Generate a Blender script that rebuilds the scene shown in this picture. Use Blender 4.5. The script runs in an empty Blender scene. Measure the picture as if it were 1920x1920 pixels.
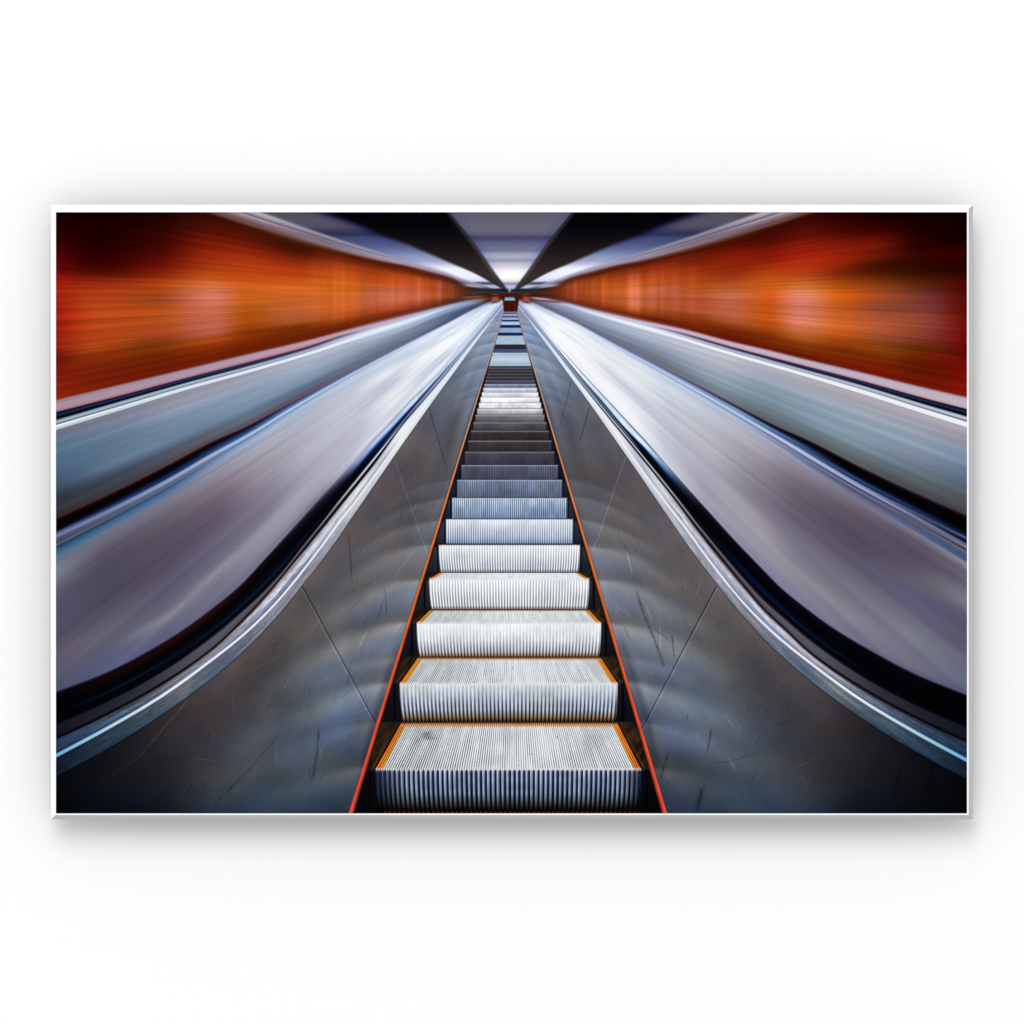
import numpy as np
F = np.float32
# ---------------------------------------------------------------------------
#  The print's ink: every colour is computed here from curves and colour tables.
#  Units on the print are thousandth-like "print units" u (1 u = 1/1920 m).
# ---------------------------------------------------------------------------
X0, X1, Y0, Y1 = 105.0, 1813.0, 398.0, 1525.0       # printed area


def lines(stopsl):
    """grid lines: denser where the printed combs are fine"""
    out = []
    for (a, b, p) in stopsl:
        n = int(round((b - a) / p)); out.append(np.linspace(a, b, n + 1)[:-1])
    return np.concatenate(out + [np.array([stopsl[-1][1]])])


GX = lines([(X0, 690., 1.3), (690., 1216., .74), (1216., X1, 1.3)])
GY = lines([(Y0, 1060., 1.15), (1060., Y1, .95)])
NX, NY = len(GX) - 1, len(GY) - 1
AX = 1915.0                                          # mirror: x' = AX - x


def sm(a, b, x):
    t = np.clip((x - a) / (b - a), 0, 1)
    return t * t * (3 - 2 * t)


def slopes(xs, ys):
    h = np.diff(xs); d = np.diff(ys, axis=0) / h.reshape((-1,) + (1,) * (ys.ndim - 1))
    m = np.zeros_like(ys)
    m[0] = d[0]; m[-1] = d[-1]
    if len(xs) > 2:
        a, b = d[:-1], d[1:]
        hh = h.reshape((-1,) + (1,) * (ys.ndim - 1))
        w1 = 2 * hh[1:] + hh[:-1]; w2 = hh[1:] + 2 * hh[:-1]
        with np.errstate(divide='ignore', invalid='ignore'):
            hm = (w1 + w2) / (w1 / a + w2 / b)
        m[1:-1] = np.where(a * b > 0, hm, 0)
    return m


def pch(x, xs, ys):
    """monotone cubic; ys may carry trailing axes, x is 1-D"""
    xs = np.asarray(xs, float); ys = np.asarray(ys, float)
    o = np.argsort(xs); xs = xs[o]; ys = ys[o]
    m = slopes(xs, ys)
    x = np.asarray(x, float)
    xc = np.clip(x, xs[0], xs[-1])
    i = np.clip(np.searchsorted(xs, xc, 'right') - 1, 0, len(xs) - 2)
    h = xs[i + 1] - xs[i]; t = (xc - xs[i]) / h
    sh = (-1,) + (1,) * (ys.ndim - 1)
    t = t.reshape(sh); h = h.reshape(sh)
    r = (ys[i] * (1 + 2 * t) * (1 - t) ** 2 + m[i] * h * t * (1 - t) ** 2
         + ys[i + 1] * t * t * (3 - 2 * t) + m[i + 1] * h * t * t * (t - 1))
    # straight continuation outside
    ex = (x - xc).reshape(sh)
    r = r + np.where(ex < 0, ex * m[0], ex * m[-1])
    return r


def curve(pts):
    p = np.array(pts, float)
    return lambda x: pch(np.asarray(x, float), p[:, 0], p[:, 1])


def vnoise(u, v, seed, n=512):
    """smooth value noise on two coordinate arrays"""
    rng = np.random.RandomState(seed)
    L = rng.rand(n, n).astype(F)
    iu = np.floor(u).astype(np.int32); iv = np.floor(v).astype(np.int32)
    fu = (u - iu).astype(F); fv = (v - iv).astype(F)
    fu = fu * fu * (3 - 2 * fu); fv = fv * fv * (3 - 2 * fv)
    a = L[iu % n, iv % n]; b = L[(iu + 1) % n, iv % n]
    c = L[iu % n, (iv + 1) % n]; d = L[(iu + 1) % n, (iv + 1) % n]
    return (a * (1 - fu) + b * fu) * (1 - fv) + (c * (1 - fu) + d * fu) * fv - 0.5


def field(x, Y, yt, yb, cols, nv=48):
    """colour of a band between curves yt(x), yb(x); cols = {x: [(y, rgb), ...]}"""
    ks = sorted(cols)
    vs = np.linspace(0, 1, nv)
    T = []
    for k in ks:
        t = float(yt(np.array([k]))[0]); b = float(yb(np.array([k]))[0])
        p = sorted(cols[k]); yy = [q[0] for q in p]; cc = np.array([q[1] for q in p], float)
        s = t + vs * (b - t)
        if len(yy) == 1:
            T.append(np.repeat(cc, nv, 0))
        else:
            s = np.clip(s, yy[0], yy[-1])
            T.append(pch(s, yy, cc))
    T = np.array(T)                                   # K,nv,3
    C = pch(np.clip(x, ks[0], ks[-1]), ks, T)         # W,nv,3
    t = yt(x)[None, :]; b = yb(x)[None, :]
    v = np.clip((Y - t) / np.maximum(b - t, 0.5), 0, 1) * (nv - 1)
    i = np.clip(v.astype(int), 0, nv - 2); f = (v - i)[..., None]
    w = np.arange(len(x))[None, :]
    return (C[w, i] * (1 - f) + C[w, i + 1] * f).astype(F)


def stops(x, v, cols):
    """colour from v stops: {x: [(v, rgb), ...]} for a band with normalised v"""
    ks = sorted(cols); nv = 96; vs = np.linspace(0, 1, nv)
    T = []
    for k in ks:
        p = sorted(cols[k]); vv = [q[0] for q in p]; cc = np.array([q[1] for q in p], float)
        T.append(np.stack([np.interp(vs, vv, cc[:, c]) for c in range(3)], -1))
    C = pch(np.clip(x, ks[0], ks[-1]), ks, np.array(T))
    vv = np.clip(v, 0, 1) * (nv - 1)
    i = np.clip(vv.astype(int), 0, nv - 2); f = (vv - i)[..., None]
    w = np.arange(len(x))[None, :]
    return (C[w, i] * (1 - f) + C[w, i + 1] * f).astype(F)


def over(img, col, m):
    m = np.asarray(m, F)
    if m.ndim == 2: m = m[..., None]
    img += (np.asarray(col, F) - img) * m


# ------------------------------- curves (left half) ------------------------
cBlackIn = [(832, 386), (846, 403), (890, 457), (908, 482), (926, 508), (946, 535), (953, 545)]
cBlackOut = [(560, 380), (612, 401), (662, 419), (722, 444), (759, 457), (802, 475), (846, 494), (890, 513), (921, 530), (940, 541), (957, 550)]
cTrimTop = [(105, 268), (490, 398), (540, 415), (627, 445), (715, 473), (759, 486), (802, 498), (846, 512), (880, 526), (925, 541), (957, 549)]
cTrimBot = [(105, 318), (350, 388), (450, 420), (540, 447), (627, 471), (715, 492), (759, 500), (802, 511), (846, 523), (868, 533), (957, 553)]
cWall = [(105, 750), (230, 720), (350, 691.5), (460, 665), (580, 637), (690, 607), (790, 582), (865, 565), (957, 553)]
cLedge = [(105, 773), (230, 741), (350, 709), (460, 681), (580, 649), (640, 629), (715, 609), (790, 587), (865, 567.5), (957, 554)]
cDark = [(105, 787), (230, 751), (350, 717), (460, 687.5), (580, 653), (640, 632.5), (715, 611), (790, 589), (865, 569), (957, 554.5)]
cBand = [(105, 807), (230, 769), (350, 732), (460, 702), (580, 667), (665, 640), (760, 612), (865, 573), (957, 555)]
cP1 = [(105, 971), (200, 928), (315, 871), (400, 826), (455, 802), (540, 756), (690, 679), (765, 641), (840, 604), (890, 578), (915, 567), (935, 562), (957, 559)]
cRail = [(105, 998), (200, 949), (315, 887), (400, 839), (460, 808), (540, 763), (690, 684), (765, 645), (840, 607), (890, 580), (915, 568), (935, 563), (957, 560)]
cRailB = [(105, 1047), (200, 996), (315, 932), (400, 878), (455, 842), (500, 813), (540, 786), (665, 707), (765, 654), (840, 613), (890, 586), (925, 568), (945, 562), (957, 560)]
cHand = [(105, 1297), (200, 1260), (300, 1207), (350, 1175), (400, 1138), (450, 1097), (500, 1044), (533, 1008), (567, 970), (608, 924), (645, 884), (670, 856), (695, 828), (727, 796), (768, 752), (808, 712), (849, 670), (876, 641), (903, 608), (923, 585), (942, 566), (954, 560)]
cHandB = [(105, 1357), (200, 1315), (300, 1261), (400, 1191), (467, 1134), (500, 1103), (533, 1067), (567, 1024), (600, 983), (635, 938), (670, 895), (700, 858), (732, 820), (770, 776), (795, 746), (832, 702), (870, 656), (905, 613), (928, 586), (944, 568), (954, 561)]
cStrip = [(105, 1384), (200, 1339), (300, 1284), (400, 1215), (440, 1178), (480, 1137), (517, 1095), (550, 1055), (583, 1015), (617, 974), (650, 933), (700, 871), (757, 793), (795, 749), (832, 706), (870, 659), (905, 616), (928, 589), (945, 570), (955, 562)]
cLine = [(105, 1417), (200, 1366), (300, 1307), (400, 1235), (460, 1187), (517, 1131), (567, 1071), (600, 1028), (633, 983), (667, 940), (720, 867), (757, 815), (795, 764), (845, 701), (890, 642), (925, 598), (944, 573), (956, 562)]
cTrimM = [(105, 1456), (200, 1405), (300, 1343), (400, 1270), (470, 1208), (537, 1136), (567, 1098), (617, 1033), (667, 961), (717, 888), (770, 812), (807, 760), (850, 701), (890, 646), (915, 611), (944, 574), (956, 563)]

# right half, in mirrored x': small differences from the left one
rWall = [(102, 745), (185, 726), (300, 698), (415, 671), (480, 655), (545, 640), (640, 615), (725, 597), (800, 580), (870, 563), (957, 552)]
rLedge = [(102, 767.5), (185, 746), (300, 714), (415, 684), (545, 650), (640, 623), (725, 602), (800, 583), (870, 565), (957, 553)]
rDark = [(102, 781), (185, 757), (300, 722), (415, 690), (545, 653.5), (640, 626), (725, 604), (800, 584.5), (870, 566), (957, 553.5)]
rBand = [(102, 802.5), (185, 776), (300, 739), (415, 704), (545, 667), (640, 638), (725, 615), (800, 593), (870, 571), (957, 555)]
rP1 = [(102, 966), (185, 930), (300, 876), (395, 827), (460, 798), (545, 754), (680, 683), (765, 641), (840, 601), (890, 578), (915, 567), (935, 562), (957, 559)]
rRail = [(102, 1000), (185, 957), (300, 898), (395, 842), (460, 806), (545, 759), (680, 687), (765, 643), (840, 603), (890, 577), (925, 563.5), (957, 555)]
rRailB = [(102, 1058), (185, 1008), (300, 942), (395, 882), (460, 836), (545, 784), (680, 703), (765, 654), (840, 613), (890, 586), (925, 568), (945, 562), (957, 560)]
rHandB = [(102, 1363), (200, 1320), (300, 1266), (400, 1196), (440, 1162), (482, 1125), (515, 1090), (548, 1052), (573, 1022), (615, 971), (640, 939), (678, 892), (728, 831), (778, 771), (836, 700), (870, 657), (905, 613), (928, 586), (944, 568), (954, 561)]
rStrip = [(102, 1390), (200, 1344), (300, 1289), (400, 1220), (440, 1182), (482, 1143), (515, 1105), (548, 1066), (573, 1036), (615, 983), (648, 938), (715, 854), (765, 793), (838, 702), (870, 661), (905, 617), (928, 590), (945, 570), (955, 562)]
rHand = [(102, 1303), (200, 1263), (300, 1209), (360, 1172), (407, 1137), (448, 1104), (482, 1070), (515, 1036), (548, 1001), (582, 963), (623, 918), (665, 871), (710, 820), (728, 801), (765, 761), (821, 701), (850, 668), (876, 640), (903, 606), (923, 583), (942, 566), (954, 560)]


def shift(pts, k):
    return [(x, y + k * (957 - x) / 852.0) for x, y in pts]


SIDE = {
    'L': dict(wall=cWall, ledge=cLedge, dark=cDark, band=cBand, p1=cP1, rail=cRail, railb=cRailB, hand=cHand,
              handb=cHandB, strip=cStrip, line=cLine, trim=cTrimM),
    'R': dict(wall=rWall, ledge=rLedge, dark=rDark, band=rBand, p1=rP1, rail=rRail, railb=rRailB, hand=rHand,
              handb=rHandB, strip=rStrip, line=shift(cLine, 7), trim=shift(cTrimM, 4)),
}
for d in SIDE.values():
    for k in d: d[k] = curve(d[k])
fBlackIn, fBlackOut, fTrimTop, fTrimBot = map(curve, (cBlackIn, cBlackOut, cTrimTop, cTrimBot))

# ------------------------------- colour tables -----------------------------
WALL = {'L': {
    105: [(398, (14, 0, 0)), (452, (50, 0, 2)), (490, (88, 5, 5)), (515, (122, 15, 8)), (545, (166, 36, 14)), (585, (166, 26, 15)), (622, (160, 30, 12)), (647, (166, 36, 15)), (672, (108, 20, 8)), (702, (115, 22, 10)), (745, (134, 30, 10))],
    180: [(398, (12, 0, 0)), (452, (26, 0, 0)), (490, (46, 0, 0)), (515, (95, 18, 6)), (545, (178, 60, 20)), (585, (192, 72, 24)), (622, (190, 72, 24)), (647, (188, 72, 24)), (672, (122, 36, 10)), (702, (105, 25, 10)), (735, (118, 26, 10))],
    290: [(398, (18, 2, 0)), (452, (52, 5, 2)), (490, (88, 13, 3)), (515, (132, 36, 8)), (540, (182, 72, 20)), (560, (164, 72, 28)), (585, (190, 82, 26)), (622, (180, 75, 32)), (647, (122, 50, 12)), (672, (97, 28, 6)), (704, (105, 22, 5))],
    400: [(398, (42, 7, 2)), (452, (112, 26, 8)), (490, (164, 52, 16)), (515, (194, 78, 20)), (538, (226, 118, 70)), (555, (236, 132, 106)), (575, (222, 116, 85)), (600, (198, 102, 76)), (620, (190, 95, 75)), (635, (160, 66, 26)), (650, (120, 36, 10)), (675, (102, 26, 5))],
    465: [(424, (60, 16, 5)), (450, (96, 22, 6)), (470, (134, 38, 10)), (500, (188, 66, 18)), (520, (206, 80, 22)), (545, (226, 106, 30)), (565, (216, 105, 30)), (585, (180, 86, 16)), (605, (172, 76, 16)), (625, (126, 46, 8)), (645, (106, 31, 6)), (663, (102, 27, 5))],
    550: [(452, (70, 30, 10)), (462, (58, 16, 4)), (475, (92, 25, 6)), (500, (178, 56, 18)), (520, (206, 80, 20)), (545, (228, 110, 40)), (560, (222, 106, 40)), (580, (202, 102, 50)), (600, (180, 96, 50)), (615, (112, 46, 6)), (630, (107, 36, 6)), (643, (104, 30, 6))],
    640: [(474, (80, 28, 8)), (482, (104, 34, 8)), (497, (170, 62, 20)), (515, (216, 90, 25)), (540, (222, 106, 26)), (560, (220, 106, 36)), (580, (214, 100, 32)), (598, (172, 72, 20)), (612, (112, 42, 10)), (620, (104, 34, 8))],
    710: [(494, (86, 28, 8)), (502, (130, 48, 14)), (515, (192, 76, 20)), (530, (222, 92, 32)), (545, (218, 112, 66)), (560, (212, 112, 76)), (575, (202, 96, 56)), (590, (150, 60, 25)), (600, (102, 36, 18))],
    790: [(513, (96, 36, 12)), (525, (182, 76, 22)), (540, (208, 92, 46)), (555, (206, 102, 60)), (568, (172, 76, 40)), (580, (104, 42, 26))],
    850: [(529, (76, 38, 26)), (540, (128, 58, 26)), (552, (136, 62, 26)), (566, (76, 38, 30))],
    885: [(537, (40, 34, 34)), (548, (62, 40, 26)), (560, (50, 36, 34))],
}, 'R': {
    105: [(398, (8, 0, 0)), (450, (12, 0, 0)), (472, (46, 0, 0)), (500, (32, 0, 0)), (530, (70, 5, 0)), (565, (90, 10, 5)), (602, (106, 15, 8)), (640, (110, 11, 8)), (677, (106, 11, 6)), (727, (126, 19, 8)), (745, (130, 22, 10))],
    185: [(398, (8, 0, 0)), (440, (25, 0, 0)), (480, (46, 5, 0)), (505, (46, 11, 0)), (530, (82, 32, 10)), (548, (112, 50, 38)), (575, (126, 62, 50)), (602, (146, 70, 50)), (630, (136, 60, 45)), (655, (110, 41, 10)), (690, (96, 21, 5)), (728, (110, 21, 5))],
    265: [(398, (12, 0, 0)), (430, (50, 2, 0)), (455, (112, 20, 5)), (475, (106, 23, 8)), (500, (62, 18, 2)), (525, (112, 46, 8)), (545, (162, 76, 30)), (558, (164, 76, 32)), (580, (152, 77, 50)), (605, (186, 91, 50)), (630, (166, 81, 50)), (655, (130, 60, 12)), (690, (115, 26, 5)), (706, (110, 21, 5))],
    335: [(398, (28, 0, 0)), (440, (82, 11, 3)), (465, (142, 31, 10)), (490, (152, 36, 10)), (510, (122, 36, 8)), (530, (166, 76, 13)), (550, (216, 96, 20)), (575, (206, 96, 30)), (605, (212, 102, 42)), (625, (206, 96, 26)), (645, (150, 60, 12)), (670, (115, 35, 8)), (690, (110, 22, 5))],
    415: [(398, (42, 2, 0)), (425, (72, 11, 5)), (460, (132, 26, 8)), (490, (188, 46, 18)), (515, (192, 72, 20)), (538, (232, 126, 60)), (555, (237, 137, 110)), (575, (227, 131, 105)), (600, (227, 131, 100)), (620, (212, 112, 70)), (635, (177, 86, 30)), (652, (122, 46, 8)), (670, (106, 22, 5))],
    475: [(427, (52, 14, 5)), (445, (72, 12, 3)), (462, (104, 19, 5)), (490, (152, 36, 10)), (515, (192, 76, 15)), (540, (227, 102, 30)), (560, (222, 96, 30)), (585, (206, 91, 20)), (610, (191, 81, 20)), (630, (132, 51, 10)), (652, (110, 28, 5))],
    545: [(450, (70, 20, 5)), (462, (92, 17, 4)), (480, (137, 31, 8)), (510, (152, 46, 12)), (535, (192, 91, 40)), (555, (207, 112, 76)), (580, (197, 102, 66)), (600, (186, 96, 60)), (615, (132, 51, 10)), (632, (106, 26, 5))],
    615: [(468, (74, 20, 4)), (490, (127, 36, 10)), (515, (177, 66, 18)), (535, (197, 86, 30)), (555, (197, 91, 46)), (580, (186, 86, 45)), (600, (142, 56, 15)), (618, (106, 30, 8))],
    675: [(484, (80, 22, 5)), (505, (167, 56, 15)), (525, (192, 81, 25)), (545, (192, 96, 60)), (565, (187, 91, 50)), (585, (160, 71, 25)), (602, (100, 31, 10))],
    725: [(497, (84, 28, 8)), (520, (192, 76, 20)), (540, (222, 106, 40)), (560, (217, 112, 60)), (575, (202, 96, 40)), (592, (112, 42, 14))],
    795: [(514, (92, 35, 10)), (528, (192, 81, 25)), (545, (207, 96, 40)), (560, (196, 86, 35)), (578, (116, 44, 18))],
    850: [(528, (100, 46, 18)), (540, (152, 66, 25)), (555, (142, 61, 30)), (567, (96, 38, 22))],
    885: [(537, (60, 34, 24)), (548, (92, 36, 12)), (560, (80, 30, 14))],
}}
P1 = {'L': {
    105: [(810, (112, 115, 146)), (835, (78, 116, 150)), (860, (68, 111, 150)), (885, (62, 98, 138)), (912, (50, 72, 104)), (937, (42, 50, 68)), (955, (50, 50, 60)), (969, (52, 40, 42))],
    230: [(772, (132, 131, 160)), (800, (106, 130, 165)), (830, (87, 121, 155)), (860, (85, 114, 150)), (888, (58, 68, 90)), (905, (62, 62, 72))],
    350: [(735, (150, 150, 175)), (755, (146, 150, 180)), (780, (107, 140, 174)), (810, (96, 126, 160)), (835, (76, 86, 106)), (850, (85, 75, 85))],
    470: [(705, (165, 165, 190)), (730, (126, 150, 180)), (755, (115, 145, 180)), (778, (88, 108, 138)), (793, (88, 84, 106))],
    580: [(669, (176, 186, 214)), (690, (141, 160, 190)), (710, (116, 145, 180)), (723, (84, 105, 136)), (734, (80, 80, 106))],
    690: [(636, (165, 178, 206)), (648, (132, 148, 176)), (668, (98, 116, 148)), (679, (88, 96, 126))],
    790: [(604, (150, 170, 205)), (609, (106, 126, 160)), (620, (100, 118, 154)), (627, (84, 100, 134))],
    870: [(573, (124, 154, 198)), (581, (62, 82, 124)), (588, (60, 75, 116))],
    920: [(561, (70, 66, 84))],
}, 'R': {
    105: [(804, (185, 170, 180)), (830, (147, 151, 175)), (860, (112, 136, 170)), (900, (87, 110, 145)), (930, (85, 91, 102)), (955, (76, 73, 82)), (966, (62, 54, 58))],
    225: [(766, (178, 172, 190)), (790, (160, 165, 186)), (815, (132, 156, 180)), (840, (126, 146, 175)), (870, (102, 126, 145)), (890, (91, 106, 116)), (908, (72, 72, 80))],
    355: [(724, (184, 172, 186)), (755, (152, 165, 185)), (780, (131, 160, 185)), (805, (126, 155, 180)), (828, (100, 121, 132)), (846, (86, 94, 100))],
    475: [(690, (178, 176, 194)), (720, (141, 160, 186)), (745, (121, 150, 175)), (768, (106, 126, 142)), (790, (86, 95, 105))],
    575: [(660, (190, 190, 206)), (690, (162, 173, 194)), (715, (131, 156, 180)), (737, (104, 120, 132))],
    675: [(630, (184, 190, 214)), (655, (141, 156, 186)), (680, (104, 114, 130))],
    795: [(597, (156, 170, 206)), (612, (120, 136, 172)), (624, (90, 100, 130))],
    870: [(573, (138, 146, 186)), (586, (90, 94, 130))],
    920: [(561, (90, 60, 70))],
}}
DECK = {'L': {
    105: [(1050, (98, 122, 150)), (1065, (126, 131, 154)), (1085, (125, 130, 150)), (1110, (96, 97, 126)), (1150, (86, 86, 115)), (1190, (86, 83, 110)), (1230, (100, 89, 116)), (1260, (94, 90, 120)), (1294, (75, 85, 125))],
    200: [(998, (118, 122, 150)), (1020, (107, 100, 122)), (1060, (87, 80, 102)), (1110, (82, 76, 99)), (1150, (90, 84, 108)), (1190, (105, 98, 120)), (1220, (95, 98, 130)), (1256, (90, 94, 140))],
    300: [(945, (124, 124, 150)), (975, (112, 102, 122)), (1015, (92, 82, 104)), (1070, (88, 78, 102)), (1110, (93, 90, 118)), (1148, (105, 104, 130)), (1163, (132, 131, 150)), (1182, (106, 106, 140)), (1205, (95, 95, 140))],
    400: [(884, (145, 148, 174)), (910, (140, 127, 147)), (950, (110, 94, 116)), (985, (98, 87, 112)), (1020, (105, 98, 125)), (1058, (112, 110, 136)), (1078, (140, 136, 153)), (1102, (121, 119, 145)), (1138, (110, 110, 146))],
    490: [(825, (166, 176, 202)), (860, (165, 158, 175)), (890, (155, 146, 163)), (930, (131, 123, 146)), (970, (126, 119, 141)), (1000, (152, 147, 166)), (1030, (138, 133, 157)), (1062, (115, 110, 142))],
    580: [(768, (176, 186, 210)), (800, (180, 180, 200)), (840, (178, 178, 196)), (880, (166, 163, 183)), (910, (169, 164, 184)), (935, (150, 145, 166)), (954, (124, 119, 140))],
    660: [(715, (186, 201, 225)), (740, (195, 200, 215)), (770, (192, 195, 212)), (800, (186, 186, 206)), (830, (186, 186, 206)), (862, (182, 186, 206))],
    740: [(670, (197, 211, 230)), (690, (200, 208, 222)), (712, (194, 199, 215)), (740, (213, 216, 227)), (770, (206, 211, 226))],
    800: [(640, (215, 225, 240)), (660, (225, 228, 236)), (680, (234, 234, 240)), (702, (215, 220, 232))],
    850: [(612, (212, 226, 241)), (630, (240, 245, 250)), (643, (228, 233, 243)), (656, (190, 200, 222))],
    900: [(586, (180, 198, 224)), (600, (228, 236, 248)), (609, (196, 210, 230))],
    935: [(567, (150, 165, 200)), (573, (186, 196, 222))],
}, 'R': {
    105: [(1056, (146, 142, 152)), (1072, (106, 100, 122)), (1090, (105, 99, 119)), (1110, (124, 119, 138)), (1130, (129, 127, 145)), (1160, (97, 92, 121)), (1200, (91, 89, 121)), (1235, (106, 106, 131)), (1270, (106, 112, 139)), (1300, (86, 96, 136))],
    215: [(992, (120, 116, 140)), (1005, (98, 88, 108)), (1040, (93, 81, 105)), (1080, (105, 98, 120)), (1110, (96, 93, 130)), (1150, (111, 109, 133)), (1190, (126, 126, 146)), (1215, (125, 122, 149)), (1240, (124, 119, 146)), (1258, (90, 96, 132))],
    315: [(934, (124, 118, 140)), (960, (104, 92, 112)), (1010, (91, 79, 103)), (1050, (98, 91, 116)), (1090, (115, 109, 131)), (1130, (131, 126, 146)), (1160, (139, 134, 155)), (1185, (126, 121, 150)), (1203, (118, 115, 150))],
    415: [(866, (150, 148, 170)), (900, (127, 114, 134)), (940, (107, 94, 114)), (980, (106, 96, 119)), (1020, (125, 119, 139)), (1060, (136, 131, 151)), (1080, (152, 148, 160)), (1105, (137, 132, 160)), (1132, (126, 122, 156))],
    495: [(814, (172, 176, 196)), (850, (165, 159, 174)), (890, (142, 134, 152)), (930, (131, 123, 143)), (970, (158, 150, 169)), (1000, (164, 159, 175)), (1040, (142, 137, 166)), (1068, (130, 126, 160))],
    585: [(766, (184, 192, 212)), (810, (186, 186, 201)), (850, (178, 177, 193)), (890, (170, 168, 186)), (930, (160, 156, 176)), (956, (158, 155, 178))],
    665: [(712, (201, 213, 229)), (750, (201, 206, 219)), (790, (190, 192, 209)), (830, (194, 197, 212)), (862, (202, 206, 220))],
    745: [(664, (215, 223, 233)), (690, (214, 218, 226)), (720, (212, 216, 227)), (764, (224, 227, 236))],
    805: [(634, (224, 230, 240)), (668, (232, 233, 238)), (698, (238, 239, 244))],
    865: [(598, (212, 222, 238)), (620, (246, 249, 251)), (636, (246, 246, 251))],
    915: [(570, (150, 162, 198)), (580, (190, 204, 226)), (586, (214, 222, 238))],
    940: [(564, (166, 160, 196))],
}}
STEEL = {
    105: [(1458, (7, 8, 14)), (1525, (5, 8, 14))],
    200: [(1408, (18, 19, 25)), (1450, (19, 19, 26)), (1525, (8, 12, 20))],
    300: [(1346, (46, 41, 43)), (1400, (40, 39, 45)), (1450, (34, 34, 42)), (1525, (15, 20, 30))],
    400: [(1274, (78, 70, 72)), (1320, (68, 62, 66)), (1370, (58, 56, 61)), (1400, (56, 56, 64)), (1450, (56, 56, 61)), (1490, (44, 50, 60)), (1525, (30, 42, 58))],
    500: [(1184, (98, 88, 88)), (1240, (80, 76, 78)), (1290, (72, 71, 76)), (1340, (70, 72, 80)), (1400, (62, 67, 79)), (1440, (68, 71, 76)), (1480, (54, 61, 71)), (1525, (35, 48, 66))],
    580: [(1085, (102, 92, 92)), (1130, (92, 88, 88)), (1200, (88, 86, 90)), (1300, (82, 86, 94)), (1380, (74, 80, 92)), (1430, (74, 79, 86)), (1480, (50, 60, 72)), (1525, (35, 47, 61))],
    650: [(988, (98, 90, 92)), (1060, (91, 87, 90)), (1140, (94, 93, 98)), (1240, (99, 101, 110)), (1310, (88, 97, 113)), (1380, (78, 84, 98)), (1440, (64, 69, 80)), (1520, (42, 50, 62))],
    720: [(888, (95, 88, 92)), (950, (90, 86, 90)), (1050, (96, 94, 98)), (1160, (104, 105, 114)), (1250, (106, 109, 119)), (1290, (74, 76, 86))],
    780: [(803, (98, 94, 100)), (860, (86, 81, 86)), (930, (88, 86, 91)), (1000, (99, 98, 102)), (1100, (112, 114, 123))],
    840: [(716, (110, 120, 138)), (750, (104, 112, 126)), (790, (93, 92, 102)), (830, (81, 79, 86)), (900, (92, 92, 98))],
    880: [(662, (122, 138, 160)), (700, (132, 145, 164)), (730, (112, 120, 138)), (760, (116, 122, 139)), (790, (94, 97, 110))],
    915: [(612, (140, 155, 182)), (660, (128, 145, 172)), (682, (132, 147, 172))],
    938: [(582, (146, 156, 188)), (612, (128, 145, 176))],
}
RAIL2 = {
    105: [(0, (80, 36, 30)), (.04, (40, 10, 8)), (.10, (6, 2, 4)), (.30, (4, 3, 8)), (.34, (24, 28, 50)), (.39, (86, 98, 140)), (.46, (116, 124, 170)), (.50, (98, 105, 145)), (.53, (60, 66, 90)), (.58, (76, 78, 84)), (.62, (62, 62, 66)), (.67, (92, 94, 118)), (.73, (22, 54, 86)), (.77, (32, 76, 112)), (.84, (52, 92, 124)), (.92, (62, 102, 134)), (1, (96, 120, 148))],
    315: [(0, (84, 44, 40)), (.05, (36, 12, 12)), (.12, (5, 2, 6)), (.24, (8, 8, 18)), (.33, (22, 40, 82)), (.40, (24, 46, 92)), (.46, (136, 150, 184)), (.53, (150, 162, 196)), (.58, (90, 105, 138)), (.66, (96, 104, 126)), (.72, (56, 78, 116)), (.78, (74, 98, 140)), (.88, (88, 116, 154)), (1, (122, 124, 152))],
    455: [(0, (96, 62, 68)), (.06, (56, 24, 30)), (.13, (12, 8, 18)), (.22, (22, 42, 88)), (.32, (42, 74, 124)), (.40, (70, 104, 152)), (.47, (176, 192, 222)), (.55, (172, 188, 218)), (.62, (92, 126, 166)), (.72, (128, 152, 186)), (1, (164, 173, 198))],
    545: [(0, (124, 84, 92)), (.08, (96, 58, 72)), (.15, (50, 48, 92)), (.25, (66, 98, 152)), (.36, (96, 134, 180)), (.46, (192, 208, 232)), (.54, (188, 204, 228)), (.62, (106, 142, 184)), (.72, (152, 178, 206)), (1, (180, 189, 210))],
    690: [(0, (130, 96, 116)), (.10, (112, 92, 130)), (.2, (96, 118, 166)), (.42, (194, 208, 231)), (.52, (186, 202, 226)), (.62, (146, 170, 204)), (.8, (198, 211, 230)), (1, (196, 206, 225))],
    850: [(0, (96, 106, 144)), (.3, (196, 208, 232)), (.6, (236, 240, 248)), (1, (212, 222, 240))],
    930: [(0, (120, 130, 170)), (1, (160, 176, 210))],
}
RAIL2R = dict(RAIL2)
RAIL2R[105] = [(0, (50, 34, 36)), (.05, (14, 8, 10)), (.12, (3, 2, 4)), (.36, (3, 3, 8)), (.44, (20, 30, 62)), (.48, (88, 118, 176)), (.51, (14, 18, 36)), (.56, (6, 8, 18)), (.60, (100, 100, 136)), (.68, (118, 116, 150)), (.71, (40, 26, 22)), (.75, (112, 108, 118)), (.80, (84, 90, 122)), (.86, (58, 84, 124)), (.93, (66, 84, 124)), (1, (146, 142, 152))]
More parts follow.
